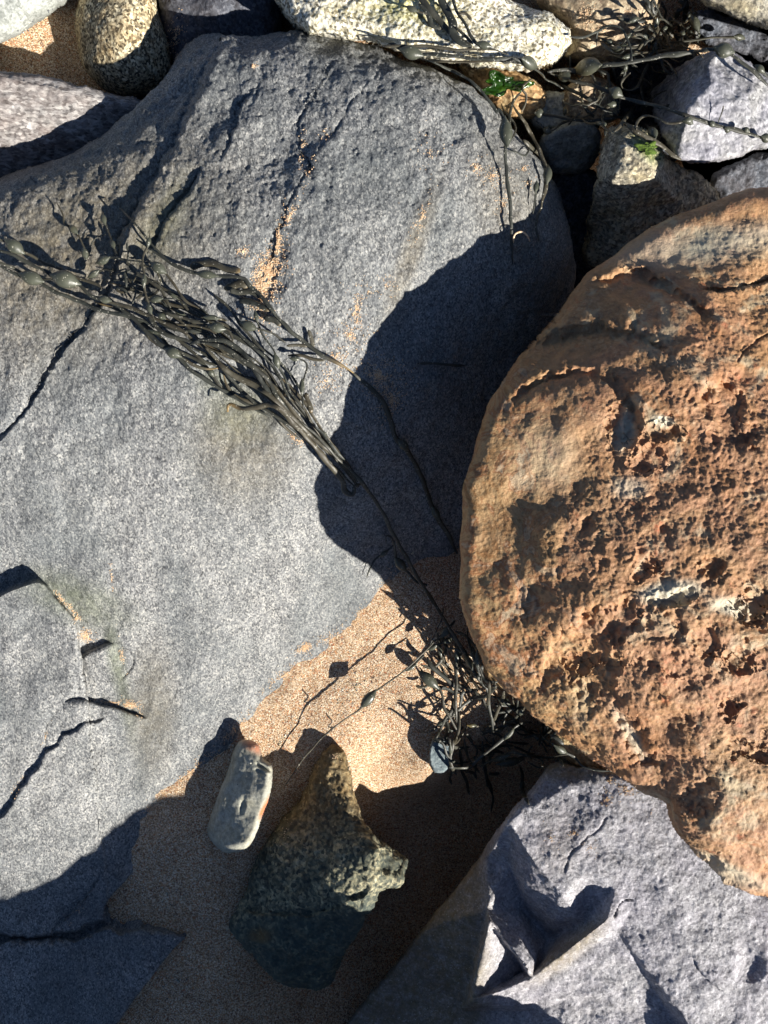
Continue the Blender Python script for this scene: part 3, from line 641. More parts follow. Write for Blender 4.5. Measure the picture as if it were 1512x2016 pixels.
rock('stone', 'dark stone sunk in the black gap right of the grey boulder', 'stone', [(1080, 360), (1120, 330), (1175, 340), (1190, 400), (1175, 480), (1170, 560), (1120, 560), (1100, 470)],
     [(1120, 370, .02), (1160, 390, .01), (1130, 430, -.01), (1150, 520, -.05)], M['dark'], st=2.4, R=24, drop=.03, zb=-.16, disp=std_disp(.006, .002, 1.2, 49))
rock('stone', 'flat dark stone added to blacken the gap below the seaweed heap at top right', 'stone', [(1205, 120), (1260, 105), (1330, 95), (1372, 112), (1330, 150), (1285, 190), (1225, 185)],
     [(1240, 140, .03), (1300, 120, .02), (1270, 165, .0), (1340, 110, -.01)], M['dark'], st=2.4, R=20, drop=.03, zb=-.3, disp=std_disp(.008, .003, 1.2, 67))  # added filler stone; its dark colour stands in for shade over lit sand
rock('stone', 'dark angular stone added to darken the shaded gap between the wedge rock and the lilac-grey rock', 'stone', [(1215, 195), (1255, 185), (1300, 215), (1318, 270), (1330, 318), (1290, 300), (1275, 262), (1230, 248)],
     [(1240, 210, .02), (1280, 235, .0), (1305, 280, -.03)], M['dark'], st=2.4, R=16, drop=.03, zb=-.3, disp=std_disp(.008, .003, 1.2, 71))  # stone put in so the sunlit sand here reads as a shaded gap
rock('stone', 'dark stone added in place of shade in the hollow below the buff corner rock', 'stone', [(1375, 20), (1440, 35), (1530, 70), (1620, 120), (1540, 145), (1470, 110), (1400, 92), (1365, 60)],
     [(1400, 50, -.06), (1480, 80, -.08), (1560, 110, -.08)], M['dark'], st=2.4, R=20, drop=.03, zb=-.32, disp=std_disp(.008, .003, 1.2, 73))  # invented stone covering bright sand, dark in place of shadow
rock('stone', 'dark stone in deep shade just above the top of the brown boulder', 'stone', [(1400, 350), (1450, 318), (1520, 300), (1640, 330), (1640, 400), (1480, 385), (1420, 395)],
     [(1450, 350, .0), (1540, 340, .0), (1600, 370, -.02)], M['dark'], st=2.4, R=20, drop=.03, zb=-.32, disp=std_disp(.008, .003, 1.2, 79))
rock('stone', 'ochre stone peeping out under the lower left edge of the brown boulder', 'stone', [(935, 1270), (948, 1318), (975, 1350), (1022, 1372), (1085, 1395), (1150, 1330), (1080, 1230), (980, 1220)],
     [(960, 1310, .06), (1000, 1350, .07), (1080, 1320, .07), (1000, 1250, .06)], M['ochre'], st=2.2, R=10, drop=.02, zb=-.06, disp=std_disp(.006, .0015, 1.4, 53))
rock('stone', 'amber stone wedged between the brown boulder and the pale lilac boulder', 'stone', [(1092, 1440), (1110, 1485), (1135, 1508), (1200, 1528), (1262, 1545), (1270, 1470), (1160, 1400)],
     [(1120, 1480, .05), (1180, 1510, .06), (1230, 1500, .07), (1150, 1430, .06)], M['ochre'], st=2.2, R=10, drop=.02, zb=-.1, disp=std_disp(.006, .0015, 1.4, 59))
rock('stone', 'small blue-grey chip at the left end of the lower kelp bunch', 'stone', [(846, 1468), (862, 1450), (884, 1458), (892, 1490), (882, 1516), (858, 1522), (844, 1502)],
     [(860, 1470, .02), (880, 1480, .015), (865, 1505, .012)], M['blue'], st=1.8, R=6, drop=.012, zb=-.05, disp=std_disp(.004, .001, 2, 61))

# ------------------------------------------------------------------ loose sand lying on the stones
def grains(name, spots, mat, s0=.0006, s1=.00125):
    V = []; Fc = []
    base = np.array([[1, 0, 0], [-1, 0, 0], [0, 1, 0], [0, -1, 0], [0, 0, 1], [0, 0, -1]], float)
    tri = np.array([[0, 2, 4], [2, 1, 4], [1, 3, 4], [3, 0, 4], [2, 0, 5], [1, 2, 5], [3, 1, 5], [0, 3, 5]])
    k = 0
    for (cu, cv, ru, rv, an, n) in spots:
        r = np.abs(RS.normal(0, .55, n)); th = RS.uniform(0, 2*np.pi, n)
        x = r*np.cos(th)*ru; y = r*np.sin(th)*rv
        u = cu+x*math.cos(an)-y*math.sin(an); v = cv+x*math.sin(an)+y*math.cos(an)
        keep = noise3(np.stack([u*.05, v*.05, 0*u], -1), 77)+noise3(np.stack([u*.14, v*.14, 0*u], -1), 78)*.7 > -.12
        for uu, vv in zip(u[keep], v[keep]):
            z = float(surf(uu, vv))
            if z < -.3: continue
            sz = RS.uniform(s0, s1)
            c = P(np.float64(uu), np.float64(vv), z-.0002)
            q = base*sz*RS.uniform(.7, 1.25, (6, 3))
            a = RS.uniform(0, 6.28); ca, sa = math.cos(a), math.sin(a)
            q = np.stack([q[:, 0]*ca-q[:, 1]*sa, q[:, 0]*sa+q[:, 1]*ca, q[:, 2]], -1)
            V.append(q+c); Fc.append(tri+k); k += 6
    o = mesh_obj(name, np.concatenate(V), np.concatenate(Fc), mat, smooth=False); o['kind'] = 'stuff'
    return o
SPOTS = [(525, 545, 30, 62, .35, 3600), (548, 470, 6, 50, .12, 500), (478, 495, 16, 14, 0, 160), (520, 620, 30, 40, .2, 260), (595, 290, 10, 50, .1, 160), (610, 330, 8, 40, .3, 120), (640, 265, 14, 12, 0, 70), (500, 130, 8, 8, 0, 40), (570, 425, 10, 40, .5, 160),
         (700, 610, 14, 44, .2, 380), (690, 660, 50, 40, .2, 260), (715, 570, 34, 12, .2, 140), (745, 740, 60, 60, .5, 1100), (770, 790, 40, 50, .2, 500), (760, 560, 30, 30, 0, 80), (660, 700, 40, 26, .6, 200),
         (935, 330, 16, 18, 0, 150), (970, 345, 24, 22, 0, 190), (1030, 330, 14, 12, 0, 60), (1040, 360, 12, 14, 0, 60), (830, 430, 14, 60, .4, 160), (845, 300, 40, 60, 0, 80), (990, 400, 30, 50, 0, 100),
         (585, 865, 24, 10, .6, 190), (640, 750, 40, 40, 0, 160), (150, 1215, 8, 26, -.5, 330), (172, 1252, 20, 12, .1, 520), (122, 1180, 6, 30, -.7, 160), (258, 1388, 22, 10, .2, 420), (220, 1383, 40, 3, .1, 120), (280, 1410, 10, 7, .8, 120),
         (240, 1290, 6, 40, -.2, 90), (220, 1140, 5, 60, -.1, 60), (35, 1550, 8, 26, .5, 60), (90, 1450, 5, 30, .3, 40), (150, 1800, 40, 6, -.9, 60),
         (600, 1275, 24, 10, -.5, 520), (640, 1260, 60, 16, -.5, 200), (760, 1160, 20, 60, .4, 500), (700, 1225, 60, 18, -.7, 600), (560, 1330, 60, 14, -.6, 500), (470, 1430, 70, 12, -.75, 500), (380, 1515, 70, 12, -.7, 420), (300, 1590, 60, 12, -.7, 320),
         (345, 70, 18, 40, .2, 420), (352, 100, 12, 26, 0, 160), (1150, 30, 30, 22, .2, 420), (1240, 25, 20, 14, 0, 140), (1180, 55, 50, 12, 0, 200),
         (1200, 1535, 10, 30, .2, 110), (1235, 1555, 26, 16, .4, 220), (1130, 1640, 14, 10, 0, 60), (1195, 1575, 26, 14, 0, 90), (1160, 1670, 20, 20, 0, 40), (1085, 1650, 20, 30, 0, 40), (1270, 1600, 50, 40, 0, 60),
         (660, 1490, 16, 10, 0, 60), (560, 1640, 30, 60, .4, 60)]
grains('sand_grains', SPOTS, M['grain'])
grains('shell_grit', [(700, 1350, 160, 110, -.6, 150), (560, 1450, 120, 60, -.7, 90), (820, 1250, 60, 60, 0, 60), (330, 1760, 90, 120, 0, 110), (350, 1930, 120, 60, 0, 80), (70, 60, 60, 30, -.5, 40), (820, 1090, 50, 50, 0, 30)], M['white'], .0010, .0022)
grains('dark_grit', [(700, 1350, 160, 110, -.6, 120), (560, 1450, 120, 60, -.7, 80), (820, 1250, 60, 60, 0, 60), (330, 1760, 90, 120, 0, 110), (350, 1930, 120, 60, 0, 80), (70, 60, 60, 30, -.5, 30)], M['dark'], .0009, .0018)

# ------------------------------------------------------------------ seaweed
def conv(ox, oy, k): return lambda pts: [((p[0]/k+ox), (p[1]/k+oy)) for p in pts]
cA = conv(0, 280, 3.15); cB = conv(300, 560, 3.15); cC = conv(780, 1180, 3.287); cQ = conv(560, 960, 2.2235)
cD = conv(740, 0, 3.877); cE = conv(1100, 0, 3.670); cG = conv(920, 160, 4.725)
BLR = [(0, .10), (.06, .20), (.14, .42), (.24, .70), (.36, .92), (.5, 1.0), (.64, .92), (.76, .70), (.86, .42), (.94, .20), (1, .10)]
WMUL = 1.12; STIFF = .6
class Weed:
    def __init__(s, label, at, group=None):
        u, v = at; z = float(surf(u, v)); p = P(np.float64(u), np.float64(v), z)
        s.e = bpy.data.objects.new('seaweed', None); COL.objects.link(s.e); s.e.location = tuple(p); s.e.empty_display_size = .05
        tag(s.e, label, 'seaweed', group); s.L = p; s.n = 0; s.nb = 0
    def frond(s, pts, w=6, h=.002, h0=None, bl=(), tip=0.0, flat=.42, taper=.5, wig=1.2, lift=0, bend=12):
        """pts: photo pixels; h: clearance in m (h0: at the start); bl: (u, v, length, width) bladders in photo pixels"""
        pts = np.asarray(pts, float)
        L = np.linalg.norm(np.diff(pts, axis=0), axis=1).sum()
        c = catmull(pts, max(3, int(L/len(pts)/3.5)))
        seg = np.r_[0, np.cumsum(np.linalg.norm(np.diff(c, axis=0), axis=1))]
        n = max(8, int(seg[-1]/4.0)); t = np.linspace(0, seg[-1], n)
        u = np.interp(t, seg, c[:, 0]); v = np.interp(t, seg, c[:, 1]); q = np.linspace(0, 1, n)
        w = w*WMUL
        sd = s.n*3.7+len(s.e['label'])
        u = u+noise3(np.stack([t*.03, 0*t+sd, 0*t], -1), 5)*wig*3; v = v+noise3(np.stack([t*.03, 0*t+sd, 0*t+9], -1), 6)*wig*3
        z0 = np.max([surf(u+a, v+b) for a in (-5, 0, 5) for b in (-5, 0, 5)], axis=0)
        z = z0.copy()
        st_ = [0]                                  # a stiff strand bridges hollows: upper hull of the ground under it
        for i2 in range(1, n):
            while len(st_) > 1 and (z0[st_[-1]]-z0[st_[-2]])*(t[i2]-t[st_[-2]]) <= (z0[i2]-z0[st_[-2]])*(t[st_[-1]]-t[st_[-2]]): st_.pop()
            st_.append(i2)
        hull = np.interp(t, t[st_], z0[st_])
        z = z0+np.minimum(hull-z0, .1 if STIFF < .8 else .6)*STIFF
        for _ in range(4): z[1:-1] = .25*z[:-2]+.5*z[1:-1]+.25*z[2:]
        hh = h if h0 is None else np.interp(q, [0, .55, 1], [h0, h, h])
        if lift: hh = hh+lift*np.sin(np.pi*q)
        z = z+hh+.0018+noise3(np.stack([t*.02, 0*t+sd, 0*t+4], -1), 8)*.004
        p = P(u, v, z)
        T = np.gradient(p, axis=0); T /= np.linalg.norm(T, axis=1, keepdims=True)+1e-9
        Zv = np.array([0, 0, 1.0]); Sd = np.cross(T, Zv); Sd /= np.linalg.norm(Sd, axis=1, keepdims=True)+1e-9
        N = np.cross(Sd, T)
        roll = noise3(np.stack([t*.012, 0*t+sd, 0*t+2], -1), 9)*1.3
        S2 = Sd*np.cos(roll)[:, None]+N*np.sin(roll)[:, None]; N2 = -Sd*np.sin(roll)[:, None]+N*np.cos(roll)[:, None]
        px = (H-z)/F
        ww = w*px*.5*(1+.35*noise3(np.stack([t*.035, 0*t+sd, 0*t+7], -1), 10)*1.6)
        ww = ww*np.interp(q, [0, .04, .12, .88, .97, 1], [.3, taper, .85, .9, taper, .3])
        k = 8; a = np.arange(k)*2*np.pi/k
        ring = p[:, None]+S2[:, None]*(np.cos(a)[None, :, None]*ww[:, None, None])+N2[:, None]*(np.sin(a)[None, :, None]*np.maximum(ww*flat, .0007)[:, None, None])
        V = np.concatenate([ring.reshape(-1, 3), p[:1], p[-1:]])
        i = np.arange(n-1)[:, None]*k; j = np.arange(k)[None]; jn = (j+1) % k
        Fq = np.stack([i+j, i+k+j, i+k+jn, i+jn], -1).reshape(-1, 4)
        j = np.arange(k); jn = (j+1) % k
        Ft = np.concatenate([np.stack([0*j+n*k, j, jn], -1), np.stack([0*j+n*k+1, (n-1)*k+jn, (n-1)*k+j], -1)])
        tp = np.full(n, abs(math.sin(sd*12.9))**3*.12)
        if tip > 0: tp = np.maximum(tp, sstep(.86, 1, q)*tip)
        if tip < 0: tp = np.maximum(tp, (1-sstep(0, .16, q))*-tip)
        f = mesh_obj('frond', V, [Fq, Ft], M['weed'], parent=s.e, attr={'tip': np.r_[np.repeat(tp, k), tp[0], tp[-1]]})
        f.location = tuple(-s.L); s.n += 1
        for b in bl:
            bu, bv, bl_, bw = b[:4]; bt = b[4] if len(b) > 4 else 0
            ii = int(np.argmin((u-bu)**2+(v-bv)**2)); s.bladder(f, p[ii]+np.array([0, 0, .25*bw*px[ii]]), T[max(0, min(n-1, ii))], Sd[ii], bl_*px[ii], bw*px[ii], bt)
        q2 = p.copy(); q2[:, 2] = np.minimum(p[:, 2], z0+.0025); splat(q2)
        return f
    def bladder(s, f, c, T, Sd, ln, wd, tip=0):
        N = np.cross(Sd, T); m = 14
        rs = []; bulge = random.uniform(-.05, .05)
        for (x, r) in BLR:
            cc = c+T*(x-.5)*ln*1.15+N*bulge*ln*math.sin(x*3.14)
            a = np.arange(m)*2*np.pi/m
            rs.append(cc+Sd*(np.cos(a)*r*wd*.5)[:, None]+N*(np.sin(a)*r*wd*.41)[:, None])
        V = np.concatenate(rs+[[c-T*.5*ln*1.16], [c+T*.5*ln*1.16]]); n = len(BLR)
        i = np.arange(n-1)[:, None]*m; j = np.arange(m)[None]; jn = (j+1) % m
        Fq = np.stack([i+j, i+jn, i+m+jn, i+m+j], -1).reshape(-1, 4)
        j = np.arange(m); jn = (j+1) % m
        Ft = np.concatenate([np.stack([0*j+n*m, jn, j], -1), np.stack([0*j+n*m+1, (n-1)*m+j, (n-1)*m+jn], -1)])
        o = mesh_obj('bladder', V, [Fq, Ft], M['bladder'], parent=f, attr={'tip': np.r_[np.repeat(np.linspace(1, 0, n)**3*tip, m), tip, 0]})
        s.nb += 1
    def stream(s, centre, half, cnt, rng, w=(4, 8), hmax=.012, pb=.5, seed=1):
        """extra fronds that follow a bundle"""
        R = random.Random(seed); c = catmull(centre, 10); m = len(c)
        hw = np.interp(np.linspace(0, 1, m), np.linspace(0, 1, len(half)), half)
        T = np.gradient(c, axis=0); T /= np.linalg.norm(T, axis=1, keepdims=True); Nn = np.stack([-T[:, 1], T[:, 0]], -1)
        for k in range(cnt):
            a = R.uniform(*rng); b = min(1, a+R.uniform(.22, .6)); lo = R.uniform(-1, 1); l1 = lo+R.uniform(-.5, .5)
            n = 7; pts = []; ph = R.uniform(0, 6)
            for i in range(n):
                q = a+(b-a)*i/(n-1); ii = int(q*(m-1)); l = lo+(l1-lo)*i/(n-1)+.16*math.sin(ph+i*1.4)
                pts.append(c[ii]+Nn[ii]*max(-1.1, min(1.1, l))*hw[ii])
            bl = []
            if R.random() < pb:
                q = R.choice((1, 2, 3)); bl.append((pts[q][0], pts[q][1], R.uniform(16, 30), R.uniform(8, 15)))
            s.frond(pts, R.uniform(*w), R.uniform(.001, hmax), bl=bl, taper=.45, tip=R.choice((0, 0, -.5)))
    def tangle(s, box, cnt, ln=(20, 60), w=(3, 7), hmax=.02, pb=.3, seed=1, ang=None, tip=0):
        R = random.Random(seed)
        for k in range(cnt):
            u = R.uniform(box[0], box[2]); v = R.uniform(box[1], box[3]); a = R.uniform(0, 6.28) if ang is None else ang+R.gauss(0, .5); l = R.uniform(*ln)
            pts = [(u, v)]
            for i in range(4):
                a += R.gauss(0, .45); u += math.cos(a)*l/4; v += math.sin(a)*l/4; pts.append((u, v))
            bl = [(pts[2][0], pts[2][1], R.uniform(12, 24), R.uniform(7, 13))] if R.random() < pb else []
            s.frond(pts, R.uniform(*w), R.uniform(.001, hmax), bl=bl, tip=tip)
def B1(c, *bs):
    """bladders given in crop coordinates"""
    return [tuple(c([b[:2]])[0])+tuple(b[2:]) for b in bs]

# --- the big fanned bunch lying across the grey boulder
W = Weed('dark olive seaweed bunch fanned across the grey boulder, narrowing to one stem', cA([(1000, 1100)])[0])
W.stream([(150, 560), (260, 590), (380, 655), (480, 720), (570, 800), (650, 890), (705, 960)], [24, 40, 58, 60, 36, 18, 5], 24, (.08, .66), (3.5, 7.5), .008, .5, 3)
W.tangle((215, 520, 285, 590), 9, (30, 70), (4, 7), .012, .2, 12)
W.frond(cA([(-40, 590), (50, 620), (100, 655), (160, 690), (260, 740), (380, 790), (480, 840), (570, 870), (630, 905), (605, 925)]), 6, .012, .05, B1(cA, (97, 658, 38, 27)))
W.frond(cA([(-40, 660), (60, 690), (160, 740), (240, 780), (300, 810), (340, 835), (415, 860), (490, 890), (560, 945), (660, 985), (740, 1020), (820, 1090), (900, 1170), (980, 1240), (1060, 1290), (1150, 1350)]), 8, .010, .045, B1(cA, (415, 860, 54, 35), (650, 985, 26, 16)))
W.frond(cA([(-40, 750), (70, 800), (140, 835), (210, 850), (280, 890), (400, 950), (520, 1000), (620, 1040), (720, 1060), (860, 1095), (960, 1150)]), 8, .008, .04, B1(cA, (208, 852, 46, 28)))
W.frond(cA([(-40, 730), (60, 770), (150, 820), (240, 850), (340, 850)]), 6, .02, .045)
W.frond(cA([(760, 1030), (830, 1090), (880, 1150), (960, 1240), (1060, 1300), (1150, 1350), (1240, 1400), (1350, 1400)]), 6, .004, bl=B1(cA, (1075, 1308, 34, 22)), tip=.9)
W.frond(cA([(650, 990), (760, 1010), (900, 1060), (1000, 1110), (1100, 1150), (1200, 1230), (1300, 1300)]), 8, .008)
W.frond(cA([(920, 1050), (950, 1120), (1010, 1180), (1090, 1210), (1200, 1240)]), 8, .012)
W.frond(cB([(230, 370), (330, 345), (430, 345), (520, 390), (580, 450), (630, 520), (680, 600), (740, 690), (800, 760)]), 11, .010)
W.frond(cB([(300, 360), (400, 380), (470, 410), (560, 470), (650, 530), (720, 600), (770, 690), (830, 780), (900, 850), (960, 890)]), 10, .010)
W.frond(cB([(330, 390), (390, 460), (470, 540), (560, 590), (650, 640), (740, 700), (820, 780), (880, 840), (950, 910), (1010, 960), (1090, 1030), (1170, 1090)]), 11, .008)
W.frond(cB([(465, 790), (475, 745), (540, 765), (620, 765), (720, 745), (780, 770), (840, 820), (900, 890), (960, 950), (1030, 1030), (1090, 1110), (1140, 1170), (1180, 1220), (1195, 1280), (1240, 1300), (1255, 1250), (1300, 1235)]), 11, .003, .03, tip=-.9)
W.frond(cB([(900, 830), (980, 900), (1050, 970), (1110, 1040), (1180, 1100), (1250, 1170), (1310, 1240), (1370, 1330), (1430, 1420), (1500, 1560)])+[(808, 1113), (830, 1150), (857, 1190), (884, 1234)], 7, .006)
W.frond(cB([(1010, 880), (1060, 930), (1110, 1000), (1160, 1060), (1190, 1090)]), 6, .008)
W.frond(cA([(740, 410), (780, 450), (840, 510), (910, 590), (1000, 700), (1120, 790)]), 4.5, .012)
W.frond(cA([(930, 570), (925, 620), (900, 680), (885, 760), (895, 830), (895, 900), (920, 1000), (935, 1050), (960, 1110)]), 4.5, .022, bl=B1(cA, (925, 620, 20, 10), (895, 860, 26, 11), (925, 1030, 24, 12)))
W.frond(cA([(355, 378), (395, 440), (400, 500), (450, 535), (490, 590), (520, 660), (532, 700), (545, 730)]), 4, .008, bl=B1(cA, (455, 545, 24, 14, .7), (530, 690, 24, 14)))
W.frond(cA([(632, 425), (645, 480), (670, 560), (700, 630), (720, 690), (745, 730)]), 4.5, .010, bl=B1(cA, (645, 480, 26, 12), (700, 630, 24, 11)))
W.frond(cA([(555, 700), (560, 640), (600, 590), (655, 575)]), 3, .008)
W.frond(cA([(605, 750), (640, 735), (700, 715), (770, 725), (860, 740), (940, 750)]), 4.5, .012, bl=B1(cA, (640, 736, 32, 17)))
W.frond(cA([(555, 850), (590, 822), (640, 790), (700, 800)]), 4, .010, bl=B1(cA, (590, 822, 26, 13)))
W.frond(cA([(930, 745), (985, 785), (1040, 820), (1080, 880), (1110, 940), (1160, 990), (1250, 1040)]), 5, .014, bl=B1(cA, (985, 785, 34, 22)))
W.frond(cA([(780, 730), (830, 800), (900, 840), (980, 900), (1030, 970), (1060, 1030)]), 7, .012)
W.frond(cA([(850, 880), (832, 960), (820, 1005)]), 4, .010)
W.frond(cA([(900, 985), (980, 975), (1100, 970)]), 4.5, .012, bl=B1(cA, (975, 976, 28, 15)))
W.frond(cA([(1000, 1040), (1080, 1075), (1180, 1105), (1290, 1120)]), 7, .012)
W.frond(cA([(1245, 1090), (1320, 1095), (1410, 1110)]), 5, .014, bl=B1(cA, (1315, 1095, 30, 13)))
W.frond(cA([(1270, 1140), (1355, 1152), (1420, 1170), (1450, 1240)]), 4.5, .016, bl=B1(cA, (1355, 1152, 32, 21)))
W.frond(cA([(930, 660), (1000, 710), (1100, 770), (1170, 800), (1290, 825), (1400, 830)])+cB([(560, -40), (600, 0), (660, 60), (720, 130), (790, 220), (870, 300), (950, 360), (1040, 430), (1130, 480), (1190, 510), (1250, 550)]), 8, .010, bl=B1(cA, (1290, 825, 44, 17)), tip=.9)
W.frond(cB([(632, 140), (640, 190), (660, 260), (700, 340), (760, 420), (775, 480), (800, 540), (830, 600), (870, 690), (930, 770)]), 4, .014, bl=B1(cB, (640, 195, 22, 9), (775, 478, 28, 15)))
W.frond(cB([(540, 220), (600, 260), (660, 275), (740, 300), (830, 360)]), 5, .016, bl=B1(cB, (600, 258, 34, 21)))
W.frond(cB([(840, 440), (920, 440), (1000, 460), (1070, 475)]), 7, .006, tip=-.6)
W.frond(cB([(830, 380), (900, 375), (965, 385)]), 7, .006, tip=.6)
W.frond(cB([(860, 465), (930, 465), (960, 500), (950, 560), (930, 640), (925, 700), (940, 780)]), 4, .012, bl=B1(cB, (885, 465, 20, 10), (930, 635, 32, 11)))
W.frond(cB([(500, 270), (560, 330), (640, 400), (720, 470), (780, 560), (820, 650), (860, 720)]), 7, .008)
W.frond(cB([(380, 60), (440, 110), (500, 180), (560, 260), (620, 340), (700, 420)]), 6, .008)
for pts, ww in (([(1180, 770), (1300, 745), (1400, 775), (1480, 805)], 15), ([(1390, 905), (1480, 880), (1540, 900)], 14)): W.frond(cA(pts), ww, .004, flat=.3, taper=.9, wig=2.5, tip=.5)
for pts, ww in (([(480, 35), (580, 45), (680, 70)], 13), ([(540, 100), (650, 115), (730, 160)], 14), ([(690, 200), (760, 225), (800, 260)], 12), ([(965, 280), (985, 330), (1000, 400)], 9), ([(950, 670), (975, 740), (985, 790)], 10)): W.frond(cB(pts), ww, .004, flat=.3, taper=.9, wig=2.5, tip=.5)

USE_LOW = True
# --- the frond that runs on into the shade
W = Weed('single dark seaweed stem in the deep shade between the grey and brown boulders', (770, 830))
W.frond(cB([(1240, 545), (1290, 590), (1340, 630), (1400, 690), (1450, 770), (1480, 850), (1510, 950)])+[(800, 885), (830, 940), (852, 1000), (880, 1050), (900, 1090)], 10, .003, bl=[(798, 872, 34, 18), (858, 1012, 36, 16)])
W = Weed('short black twig of seaweed lying level in the shade beside the brown boulder', (870, 717))
W.frond([(822, 716), (850, 715), (880, 718), (915, 720)], 6, .002)

# --- lower bunch at the foot of the brown boulder
W = Weed('lower seaweed bunch on the sand at the foot of the brown boulder', (930, 1380))
W.tangle((845, 1240, 975, 1500), 40, (40, 110), (3.5, 8), .02, .25, 21, ang=1.35)
W.tangle((880, 1400, 1090, 1515), 26, (40, 100), (3.5, 8), .02, .3, 22, ang=-.4)
W.frond(cQ([(500, 260), (540, 310), (600, 420), (660, 510), (720, 610), (780, 710), (830, 800), (865, 860)]), 7, .02)
W.frond(cQ([(445, 240), (450, 212), (470, 220), (482, 255), (487, 290), (505, 335), (545, 375), (585, 415), (625, 430), (600, 440)]), 4.5, .012, bl=B1(cQ, (505, 332, 40, 19)))
W.frond(cQ([(480, 250), (430, 290), (395, 320), (370, 370), (360, 395)]), 4, .008, bl=B1(cQ, (432, 290, 20, 10)))
W.frond(cC([(200, 370), (230, 430), (290, 490), (350, 540), (418, 588)]), 9, .022)
W.frond(cC([(150, 440), (215, 520), (280, 585), (305, 640), (310, 700), (340, 760), (380, 820), (408, 865)]), 5.5, .024, bl=B1(cC, (215, 520, 48, 23)))
W.frond(cC([(125, 562), (165, 568), (205, 556)]), 6, .01)
W.frond(cC([(395, 270), (395, 350), (385, 440), (388, 560), (385, 640), (388, 700), (390, 800)]), 7, .024, bl=B1(cC, (395, 345, 34, 13)))
W.frond(cC([(465, 180), (465, 250), (490, 340), (520, 440), (560, 540), (590, 580), (600, 680), (620, 800), (640, 880)]), 6, .03)
W.frond(cC([(330, 190), (380, 260), (430, 330), (470, 400), (520, 490), (560, 545)]), 8, .028, bl=B1(cC, (475, 405, 44, 13)))
W.frond(cC([(530, 310), (530, 400), (550, 500)]), 6, .026, bl=B1(cC, (528, 385, 32, 11)))
for pts, ww in (([(540, 560), (590, 572), (650, 560)], 6), ([(595, 520), (600, 600), (595, 680), (610, 760)], 7), ([(640, 690), (720, 690), (790, 700)], 5), ([(650, 740), (720, 720), (785, 690)], 6), ([(695, 810), (710, 750), (745, 715)], 4), ([(755, 630), (760, 670), (780, 690)], 4), ([(590, 700), (630, 790), (660, 880)], 6), ([(450, 440), (500, 490), (560, 548)], 4)): W.frond(cC(pts), ww, .028)
W.frond(cC([(610, 620), (690, 655), (745, 685)]), 4.5, .03, bl=B1(cC, (692, 655, 30, 16)))
W.frond(cC([(885, 800), (870, 792), (820, 800), (770, 830), (730, 870), (680, 910), (600, 980), (540, 1030), (480, 1080), (400, 1090), (330, 1085)]), 6.5, .055, bl=B1(cC, (728, 872, 30, 12)))
W.frond(cC([(540, 1082), (600, 1050), (680, 1020), (750, 990), (850, 1010), (950, 1022), (1040, 1015), (1120, 1000)]), 5.5, .062, bl=B1(cC, (680, 1018, 40, 13)))
W.frond(cC([(640, 1070), (740, 1045), (830, 1015), (900, 1000)]), 5, .068, bl=B1(cC, (740, 1045, 52, 17)))
W.frond(cC([(850, 1050), (900, 1082), (945, 1085), (948, 1050), (910, 1018), (850, 1010)]), 5, .062)
W.frond(cC([(920, 830), (950, 890), (1000, 930), (1055, 968), (1110, 1000), (1160, 1030), (1210, 1080), (1290, 1105), (1400, 1108)]), 5, .015, .06, bl=B1(cC, (1052, 968, 38, 15)))
for pts, ww in (([(995, 875), (1045, 905), (1085, 940)], 8), ([(900, 890), (930, 900)], 7), ([(935, 930), (960, 960), (980, 995)], 4), ([(855, 1000), (865, 970), (882, 948)], 4), ([(700, 900), (720, 940), (740, 975)], 4), ([(590, 1130), (620, 1132), (672, 1124)], 8)): W.frond(cC(pts), ww, .055)
W.frond(cC([(340, 890), (350, 960), (350, 1010)]), 4.5, .016, bl=B1(cC, (350, 965, 24, 9)))
W.frond(cC([(440, 900), (450, 970), (480, 1050), (540, 1120)]), 5.5, .02)
W.frond(cC([(455, 870), (480, 905), (495, 930)]), 8, .02)
W.frond(cC([(285, 240), (330, 200), (385, 140)]), 5, .028, bl=B1(cC, (325, 205, 32, 15)))
W.frond(cC([(205, 325), (240, 310), (290, 285), (350, 255)]), 5, .026, bl=B1(cC, (240, 312, 22, 11), (330, 265, 22, 13)))
W.frond(cC([(55, 462), (100, 440), (140, 400), (185, 360)]), 4, .02, bl=B1(cC, (90, 448, 24, 9)))
W.frond(cC([(455, 820), (490, 815), (530, 825)]), 5, .02, bl=B1(cC, (485, 816, 20, 9, 1.0)))

# --- thin stalk over the open sand
W = Weed('thin seaweed stalk with one bladder stretched over open sand to the teardrop rock', (730, 1380))
W.frond(cQ([(745, 580), (690, 640), (640, 690), (560, 770), (500, 820), (430, 870), (395, 895), (365, 925), (330, 970), (270, 1010), (210, 1055), (150, 1110), (80, 1190), (0, 1310)]), 3.6, .030, bl=B1(cQ, (365, 925, 44, 20)), wig=.6)
W.frond(cQ([(212, 1052), (192, 1046), (210, 1022), (190, 1000), (182, 985)]), 2.6, .03, wig=.5)
W.frond(cQ([(640, 690), (660, 640), (690, 560), (695, 520)]), 2.6, .03, tip=.6)

USE_LOW = False
WMUL = 1.3; STIFF = .9
